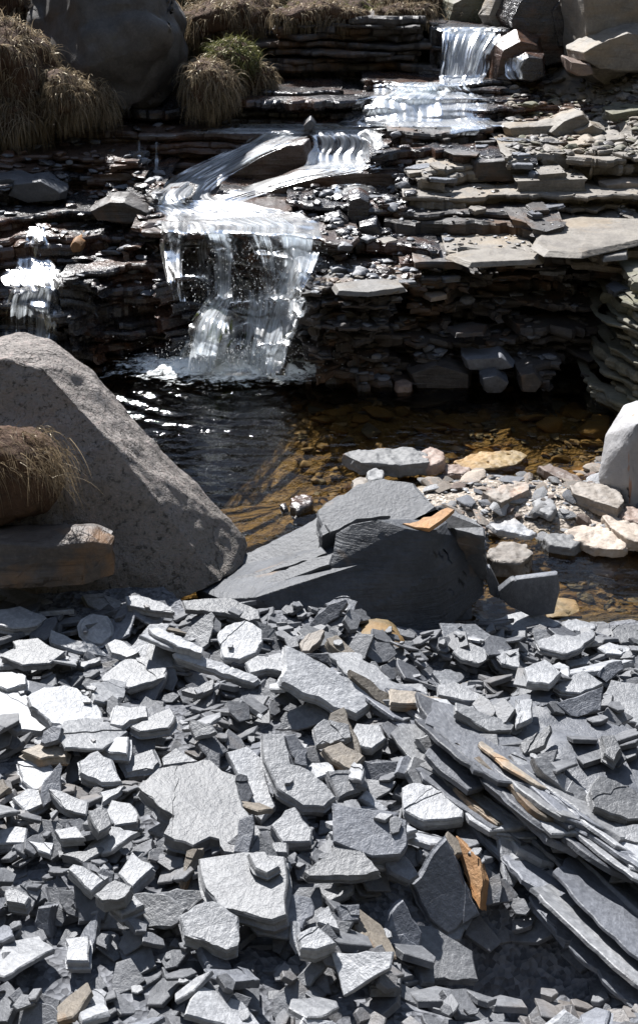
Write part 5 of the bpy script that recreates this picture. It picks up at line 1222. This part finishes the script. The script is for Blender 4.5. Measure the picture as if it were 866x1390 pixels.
# two steps under it
sheet('waterfall', [(500, 640, 114, 7.5), (495, 650, 119, 7.24), (490, 660, 132, 7.16), (470, 670, 137, 7.05), (455, 680, 148, 6.98), (440, 690, 165, 6.92), (440, 690, 172, 6.85)], FT, seed=3, amp=.012, leap=.03, smooth_=3)
sheet('waterfall', [(545, 600, 112, 7.4), (520, 610, 120, 7.18), (505, 612, 135, 7.02), (500, 605, 166, 6.88)], FT, seed=4, amp=.015, lift=.02, nu=50, leap=.05)
sheet('waterfall', [(682, 720, 78, 7.35), (682, 712, 95, 7.25), (686, 716, 108, 7.2)], FM, seed=41, amp=.01, nu=40, nv=40)
# shelf stream and middle falls
sheet('stream', [(300, 560, 168, 7.15), (270, 550, 172, 7.02), (240, 532, 177, 6.92), (250, 530, 182, 6.86)], FT, seed=5, amp=.012, nv=50, nu=140)
sheet('waterfall', [(418, 528, 176, 6.9), (415, 526, 184, 6.80), (412, 522, 205, 6.72), (405, 522, 222, 6.62), (400, 530, 230, 6.5)], FT, seed=6, amp=.012, lift=.005, leap=.05)
sheet('waterfall', [(180, 250, 183, 6.95), (150, 245, 186, 6.86)], TH, seed=60, amp=.006, nu=50, nv=20)
# first slanting stream, falling from the shelf down to the left
sheet('stream', [(340, 440, 180, 6.82), (320, 405, 194, 6.62), (290, 365, 212, 6.42), (255, 338, 230, 6.28), (220, 306, 248, 6.12), (196, 296, 266, 5.98), (200, 330, 282, 5.86), (205, 380, 296, 5.74)], FT, seed=7, amp=.016, lift=.01, far_=.4)
# second slanting stream
sheet('stream', [(430, 520, 224, 6.45), (400, 500, 233, 6.3), (360, 440, 243, 6.16), (320, 390, 256, 6.05), (280, 350, 268, 5.93), (240, 330, 280, 5.84)], ST, seed=8, amp=.012, lift=.01, far_=.4)
sheet('stream', [(200, 330, 272, 5.98), (205, 400, 288, 5.84), (212, 440, 302, 5.70)], ST, seed=9, amp=.010, lift=.004, nv=50)
# main fall: a thin veil on the rock with separate strands over it, then a fan on the lower step
sheet('waterfall', [(212, 420, 288, 5.85), (214, 438, 300, 5.62), (218, 442, 312, 5.50), (222, 446, 340, 5.42), (232, 440, 372, 5.36), (250, 425, 400, 5.27), (252, 418, 430, 5.22), (240, 408, 462, 5.18), (232, 400, 494, 5.14)], TH, seed=10, amp=.02, nu=150, nv=170, puff=.03, far_=.35)
for i, (rows, mt, am, li) in enumerate([
    ([(225, 425, 290, 5.80), (228, 436, 298, 5.62), (262, 442, 306, 5.52), (275, 444, 318, 5.46)], FM, .014, .02),
    ([(262, 318, 300, 5.54), (272, 322, 318, 5.44), (284, 326, 345, 5.38), (288, 322, 375, 5.33), (292, 318, 408, 5.24)], FT, .018, .025),
    ([(318, 372, 300, 5.52), (328, 380, 318, 5.42), (342, 385, 345, 5.36), (352, 384, 375, 5.30), (356, 382, 400, 5.22)], FM, .018, .02),
    ([(345, 442, 303, 5.50), (362, 446, 325, 5.40), (372, 440, 350, 5.34), (366, 425, 380, 5.28), (352, 412, 408, 5.2)], FT, .02, .03),
    ([(214, 262, 300, 5.6), (214, 258, 330, 5.45), (220, 250, 365, 5.42), (232, 256, 410, 5.35)], TH, .02, .01),
    ([(285, 330, 396, 5.24), (268, 330, 415, 5.18), (252, 322, 440, 5.14), (243, 315, 470, 5.10), (236, 312, 510, 5.07)], FT, .02, .03),
    ([(310, 410, 392, 5.22), (310, 412, 415, 5.16), (306, 410, 445, 5.12), (300, 404, 475, 5.08), (292, 398, 510, 5.06)], FM, .02, .03),
    ([(372, 412, 388, 5.20), (362, 412, 412, 5.12), (350, 408, 445, 5.08), (340, 398, 475, 5.05), (332, 392, 510, 5.03)], FT, .02, .045)]):
    sheet('waterfall', rows, mt, seed=50 + i, amp=am, lift=li, nu=60, nv=90, puff=.03, soft=.3, edge=.06, far_=.3, leap=.14, grow=.9)
# left falls
sheet('waterfall', [(36, 66, 308, 5.86), (30, 70, 325, 5.78), (22, 76, 345, 5.7), (8, 88, 366, 5.56)], TH, seed=14, amp=.010, lift=.01, nu=60, nv=60, far_=.05, soft=.4)
sheet('waterfall', [(2, 90, 366, 5.56), (-2, 92, 384, 5.40), (-4, 92, 400, 5.36), (-6, 90, 440, 5.32), (-8, 88, 485, 5.28)], FM, seed=24, amp=.014, lift=.01, nu=110, nv=100, far_=.04, soft=.3, leap=.03)
sheet('waterfall', [(36, 88, 378, 5.44), (38, 90, 400, 5.34), (40, 86, 440, 5.30), (38, 84, 485, 5.26)], TH, seed=34, amp=.014, lift=.02, nu=60, nv=90, far_=.04, soft=.4, leap=.05)
for i, (u, v0, v1, Y) in enumerate([(189, 190, 250, 6.80), (213, 192, 246, 6.80)]):
    sheet('water_trickle', [(u - 3, u + 3, v0, Y + .03), (u - 3, u + 3, (v0 + v1) / 2, Y - .03), (u - 5, u + 4, v1, Y - .06)], FM, seed=20 + i, amp=.004, nu=10, nv=50, soft=.3)
for i, (a, b, v, Y0) in enumerate([(600, 640, 150, 6.98), (640, 652, 140, 6.98), (455, 500, 250, 6.3), (610, 660, 170, 6.95)]):
    sheet('stream', [(a, b, v, Y0), (a - 4, b + 4, v + 6, Y0 - .06), (a - 6, b + 2, v + 14, Y0 - .1)], ST, seed=30 + i, amp=.006, nu=40, nv=30)

# froth where the fall enters the pool
def foam():
    t = NT('froth'); vc = t.n('ShaderNodeVertexColor', layer_name='edge'); ed = t.n('ShaderNodeSeparateColor'); t.l(vc.outputs[0], ed.inputs[0])
    n = t.noise(t.coord((1, 1.6, 1)), 16, 5, .7, .6); n2 = t.noise(t.coord(), 80, 3, .6)
    f = t.math('ADD', ed.outputs[0], t.math('MULTIPLY', t.math('SUBTRACT', n, .5), 2.6)); f = t.math('ADD', f, t.math('MULTIPLY', t.math('SUBTRACT', n2, .5), .8))
    f = t.math('MULTIPLY', t.math('SUBTRACT', f, .5), 1.7, clamp=True)
    d_ = t.n('ShaderNodeBsdfDiffuse'); d_.inputs[0].default_value = (.88, .91, .91, 1); tr = t.n('ShaderNodeBsdfTransparent'); mx = t.n('ShaderNodeMixShader')
    t.l(f, mx.inputs[0]); t.l(tr.outputs[0], mx.inputs[1]); t.l(d_.outputs[0], mx.inputs[2]); t.l(mx.outputs[0], t.out.inputs[0])
    c = at_z(325, 505, 0); vs = []; fs = []; ed_ = []; nx, ny = 120, 70
    for j in range(ny):
        for i in range(nx):
            x = c.x + (i / (nx - 1) - .5) * 1.3; y = c.y + (j / (ny - 1) - .5) * .75
            r = math.hypot((x - c.x) / .46, (y - c.y) / .20)
            z = .026 + .026 * math.exp(-r * r) * (1 + noise.noise(Vector((x * 30, y * 30, 0))))
            vs.append((x, y, z)); ed_.append(max(0, 1.9 - r * 1.15))
    for j in range(ny - 1):
        for i in range(nx - 1):
            a = j * nx + i; fs.append((a, a + 1, a + nx + 1, a + nx))
    o = pymesh('foam', vs, fs, t.m, smooth=180); ca = o.data.color_attributes.new('edge', 'FLOAT_COLOR', 'POINT')
    ca.data.foreach_set('color', np.array([[e, e, e, 1] for e in ed_], dtype=np.float32).ravel()); tag(o, kind='stuff')
foam()
def spray():
    t = NT('spray_drops'); t.bsdf((.85, .87, .88), .15, None, .5); rr = random.Random(4); vs = []; fs = []
    for _ in range(1800):
        z_ = rr.random()
        if z_ < .65: p = at_y(rr.gauss(325, 55), rr.gauss(484, 12), 5.1 - abs(rr.gauss(0, .1)))
        else: p = at_y(rr.gauss(340, 55), rr.uniform(330, 420), 5.25 - abs(rr.gauss(0, .06)))
        if p.z < .01: continue
        s = rr.uniform(.0007, .0022); b = len(vs)
        for q in ((1, 0, 0), (-1, 0, 0), (0, 1, 0), (0, -1, 0), (0, 0, 1.6), (0, 0, -1.6)): vs.append(p + Vector(q) * s)
        for f in ((0, 2, 4), (2, 1, 4), (1, 3, 4), (3, 0, 4), (2, 0, 5), (1, 2, 5), (3, 1, 5), (0, 3, 5)): fs.append(tuple(b + i for i in f))
    o = pymesh('spray', vs, fs, t.m, smooth=180); tag(o, kind='stuff')
spray()
# ------------------------------------------------------------------ grass
def blades(name, n, root, direction, length, width, mat, seed, parent=None, droop=.6, seg=5, clump=1, spread=.25):
    rr = random.Random(seed); vs = []; fs = []; uv = []
    cl = None
    for q in range(n):
        if cl is None or q % clump == 0: cl = (root(rr), (direction(rr) + Vector((rr.gauss(0, spread * 1.2), rr.gauss(0, spread * .8), rr.gauss(0, spread * .8)))).normalized()); kl = rr.uniform(.4, 1.0)
        p0, d0 = cl
        if p0 is None: continue
        p = p0 + Vector((rr.gauss(0, .012), rr.gauss(0, .012), 0)) * (1 if clump > 1 else 0)
        dv = (d0 + Vector((rr.gauss(0, spread), rr.gauss(0, spread), rr.gauss(0, spread * .6)))).normalized()
        L = rr.uniform(*length) * (kl if clump > 1 else 1); w = rr.uniform(*width); sd = dv.cross(Vector((rr.uniform(-1, 1), rr.uniform(-1, 1), .3))).normalized(); c = rr.random()
        dr = droop * rr.uniform(.5, 1.5); b = len(vs); cur = p.copy(); dvec = dv.copy()
        for k in range(seg + 1):
            t = k / seg; ww = w * (1 - t * .85)
            vs.append(cur - sd * ww); vs.append(cur + sd * ww); uv.append((c, t)); uv.append((c, t))
            dvec = (dvec + Vector((0, 0, -dr / seg * (1 + t)))).normalized(); cur = cur + dvec * L / seg
        for k in range(seg): a = b + 2 * k; fs.append((a, a + 1, a + 3, a + 2))
    return pymesh(name, vs, fs, mat, parent=parent, smooth=None, uvs=uv)
def tussock(px, Y, depth, nb, L, label, seed, gm='moor_grass', down=(0, -.5, .4), clump=9, mat='peat'):
    """peaty mound under a mop of long grass"""
    m = outline_rock('grass_tussock', px, Y, depth, depth * 1.6, M[mat], shrink=.62, L=.05, amp=.03, fr=6, seed=seed, ang=80, bev=.03, jag=.02)
    tag(m, label, 'grass tussock')
    me = m.data; areas = []; acc = 0; pol = []
    for p in me.polygons:
        if p.normal.y < .75: acc += p.area; areas.append(acc); pol.append(p)
    import bisect
    st = {}
    def root(rr):
        p = pol[min(len(pol) - 1, bisect.bisect(areas, rr.random() * acc))]; st['n'] = p.normal.copy()
        vv = [me.vertices[i].co for i in p.vertices]; a, b = rr.random(), rr.random()
        if a + b > 1: a, b = 1 - a, 1 - b
        return vv[0] + (vv[1] - vv[0]) * a + (vv[2] - vv[0]) * b
    def dire(rr): return (st['n'] * .32 + Vector(down) * .35 + Vector((rr.uniform(-.4, .4), -.25, rr.uniform(-.7, .25)))).normalized()
    g = blades('blades', nb, root, dire, L, (.0012, .003), M[gm], seed, parent=m, droop=1.9, clump=clump, spread=.3)
    return m
tussock([(-60, 60), (-40, 10), (0, 22), (40, 40), (70, 70), (80, 95), (88, 130), (60, 155), (0, 175), (-60, 180)], 6.95, .28, 8000, (.07, .2), 'large tussock of pale moor grass hanging over the stream at the far left', 100)
tussock([(60, 95), (85, 90), (118, 118), (128, 142), (110, 160), (70, 160)], 6.75, .12, 2500, (.07, .17), 'smaller grass tussock hanging below the huge dark boulder', 101)
tussock([(246, 85), (266, 76), (300, 82), (320, 98), (324, 122), (302, 142), (268, 148), (248, 128)], 7.15, .18, 4500, (.06, .17), 'shaggy grass tussock right of the huge dark boulder', 102)
tussock([(282, 66), (304, 55), (332, 60), (350, 76), (345, 96), (320, 98), (290, 86)], 7.4, .15, 4000, (.05, .13), 'domed green topped tussock above the shaggy one', 103, gm='green_grass', down=(0, -.1, .9))
tussock([(240, 20), (280, 0), (340, -8), (380, 10), (370, 45), (300, 50), (250, 50)], 8.2, .25, 5000, (.08, .22), 'long grassy hummock on the skyline beside the boulder', 104)
tussock([(370, 20), (400, -4), (460, -10), (500, 0), (520, 18), (450, 26), (400, 34)], 8.3, .2, 4000, (.06, .16), 'low grass hummock on top of the dark rock wall', 105, gm='green_grass', down=(0, -.1, .8))
tussock([(500, 0), (530, -20), (590, -25), (610, 0), (600, 18), (520, 20)], 8.6, .2, 3000, (.08, .2), 'brown grass hummock above the corner of the upper fall', 106)
tussock([(-60, -10), (-20, -30), (30, -25), (60, 5), (30, 30), (-40, 35)], 8.2, .2, 3500, (.08, .22), 'sunlit grass hummock in the top left corner', 107)
tussock([(360, 22), (400, 8), (450, 6), (500, 10), (510, 26), (450, 30), (390, 32)], 7.92, .10, 3000, (.05, .14), 'flat mat of grass on the left part of the dark rock wall', 108)
tussock([(505, 14), (545, 4), (585, 6), (592, 20), (550, 26), (515, 26)], 7.95, .10, 2500, (.05, .14), 'flat mat of grass on the dark wall next to the upper fall', 109)
tussock([(95, 120), (120, 100), (150, 118), (150, 145), (120, 152), (98, 145)], 6.95, .1, 2200, (.08, .22), 'drooping grass clump at the foot of the huge dark boulder', 110)
tussock([(-50, 130), (0, 120), (50, 135), (60, 165), (10, 185), (-50, 185)], 6.75, .15, 4500, (.08, .24), 'low shaggy grass fringe under the large far left tussock', 111)
tussock([(320, 90), (345, 80), (372, 95), (368, 125), (340, 135), (322, 120)], 7.45, .1, 2200, (.08, .18), 'small grass clump at the left end of the dark rock wall', 112)
# grass clothing the hillside
def hill_root(rr):
    u = rr.uniform(-40, 900); v = rr.uniform(-60, 45); y = rr.uniform(8.2, 12.5); x = (rr.uniform(-60, 920) - CX) / F * y * 1.05
    return Vector((x, y, hill_z(x, y) + .1 * fbm(Vector((x * .7, y * .7, 0)), 2)))
o = blades('hill_grass', 26000, hill_root, lambda rr: Vector((0, -.3, .8)), (.10, .28), (.002, .004), M['moor_grass'], 200, droop=1.0, seg=4, clump=14, spread=.35)
tag(o, kind='stuff')
# the dead tuft at the left in front of the gritstone boulder
m = outline_rock('dead_grass_tuft', [(-50, 580), (0, 578), (35, 582), (72, 606), (84, 630), (84, 668), (60, 700), (10, 712), (-50, 712)], 2.98, .10, .12, M['peat'], shrink=.7, L=.02, amp=.015, fr=9, seed=55, ang=80, bev=.02, jag=.012)
tag(m, 'tuft of matted dead grass on peat before the gritstone boulder', 'grass tuft')
def tr(rr):
    t = rr.random()
    if t < .6: return at_y(rr.uniform(45, 88), rr.uniform(595, 650), 2.90 + rr.uniform(-.02, .04))
    return at_y(rr.uniform(-30, 70), rr.uniform(585, 650), 2.87)
def tdir(rr): return Vector((rr.uniform(.1, .8), -.3, rr.uniform(-.9, .1)))
blades('blades', 420, tr, tdir, (.06, .17), (.0006, .0014), M['dead_grass'], 56, parent=m, droop=1.3, seg=7, clump=3, spread=.3)
blades('blades', 260, lambda rr: at_y(rr.uniform(-30, 75), rr.uniform(578, 600) + 0, 2.98), lambda rr: Vector((rr.uniform(-.6, 1), -.35, .1)), (.03, .1), (.0006, .0012), M['dead_grass'], 57, parent=m, droop=1.6, seg=6, spread=.3)

# ------------------------------------------------------------------ light, air, camera
w = bpy.data.worlds.new('World'); SC.world = w; w.use_nodes = True
nt = w.node_tree; sk = nt.nodes.new('ShaderNodeTexSky'); sk.sky_type = 'NISHITA'; sk.sun_disc = False
sk.sun_elevation = R(SUN_EL); sk.sun_rotation = R(SUN_AZ); sk.air_density = 1.0; sk.dust_density = .3
tc = nt.nodes.new('ShaderNodeTexCoord'); mp = nt.nodes.new('ShaderNodeMapping'); mp.inputs['Scale'].default_value = (1, 1, 2.2)
nz = nt.nodes.new('ShaderNodeTexNoise'); nz.inputs['Scale'].default_value = 2.6; nz.inputs['Detail'].default_value = 7; nz.inputs['Roughness'].default_value = .6
cr = nt.nodes.new('ShaderNodeValToRGB'); cr.color_ramp.elements[0].position = .50; cr.color_ramp.elements[1].position = .68
mx = nt.nodes.new('ShaderNodeMix'); mx.data_type = 'RGBA'; mx.inputs[7].default_value = (9.5, 11, 13.5, 1)  # bright unseen clouds added to the sky to lift the pool reflections
nt.links.new(tc.outputs['Generated'], mp.inputs[0]); nt.links.new(mp.outputs[0], nz.inputs['Vector']); nt.links.new(nz.outputs['Fac'], cr.inputs[0])
nt.links.new(cr.outputs[0], mx.inputs[0]); nt.links.new(sk.outputs[0], mx.inputs[6]); nt.links.new(mx.outputs[2], nt.nodes['Background'].inputs[0]); nt.nodes['Background'].inputs[1].default_value = .055
L = bpy.data.lights.new('sun', 'SUN'); L.energy = 5.0; L.angle = R(.5); L.color = (1, .985, .97)
lo = bpy.data.objects.new('sun', L); COL.objects.link(lo); lo.rotation_euler = SUN.to_track_quat('Z', 'Y').to_euler()
cd = bpy.data.cameras.new('camera'); co = bpy.data.objects.new('camera', cd); COL.objects.link(co)
co.location = CAM; co.rotation_euler = (R(90) - PIT, 0, 0)
cd.sensor_fit = 'VERTICAL'; cd.sensor_height = 24; cd.lens = 24 * F / 1390.0; cd.clip_end = 500; cd.clip_start = .05
SC.camera = co
SC.view_settings.view_transform = 'Standard'; SC.view_settings.look = 'None'; SC.view_settings.gamma = 1; SC.view_settings.exposure = 1.08
SC.cycles.max_bounces = 8; SC.cycles.transparent_max_bounces = 16
SC.cycles.use_denoising = True
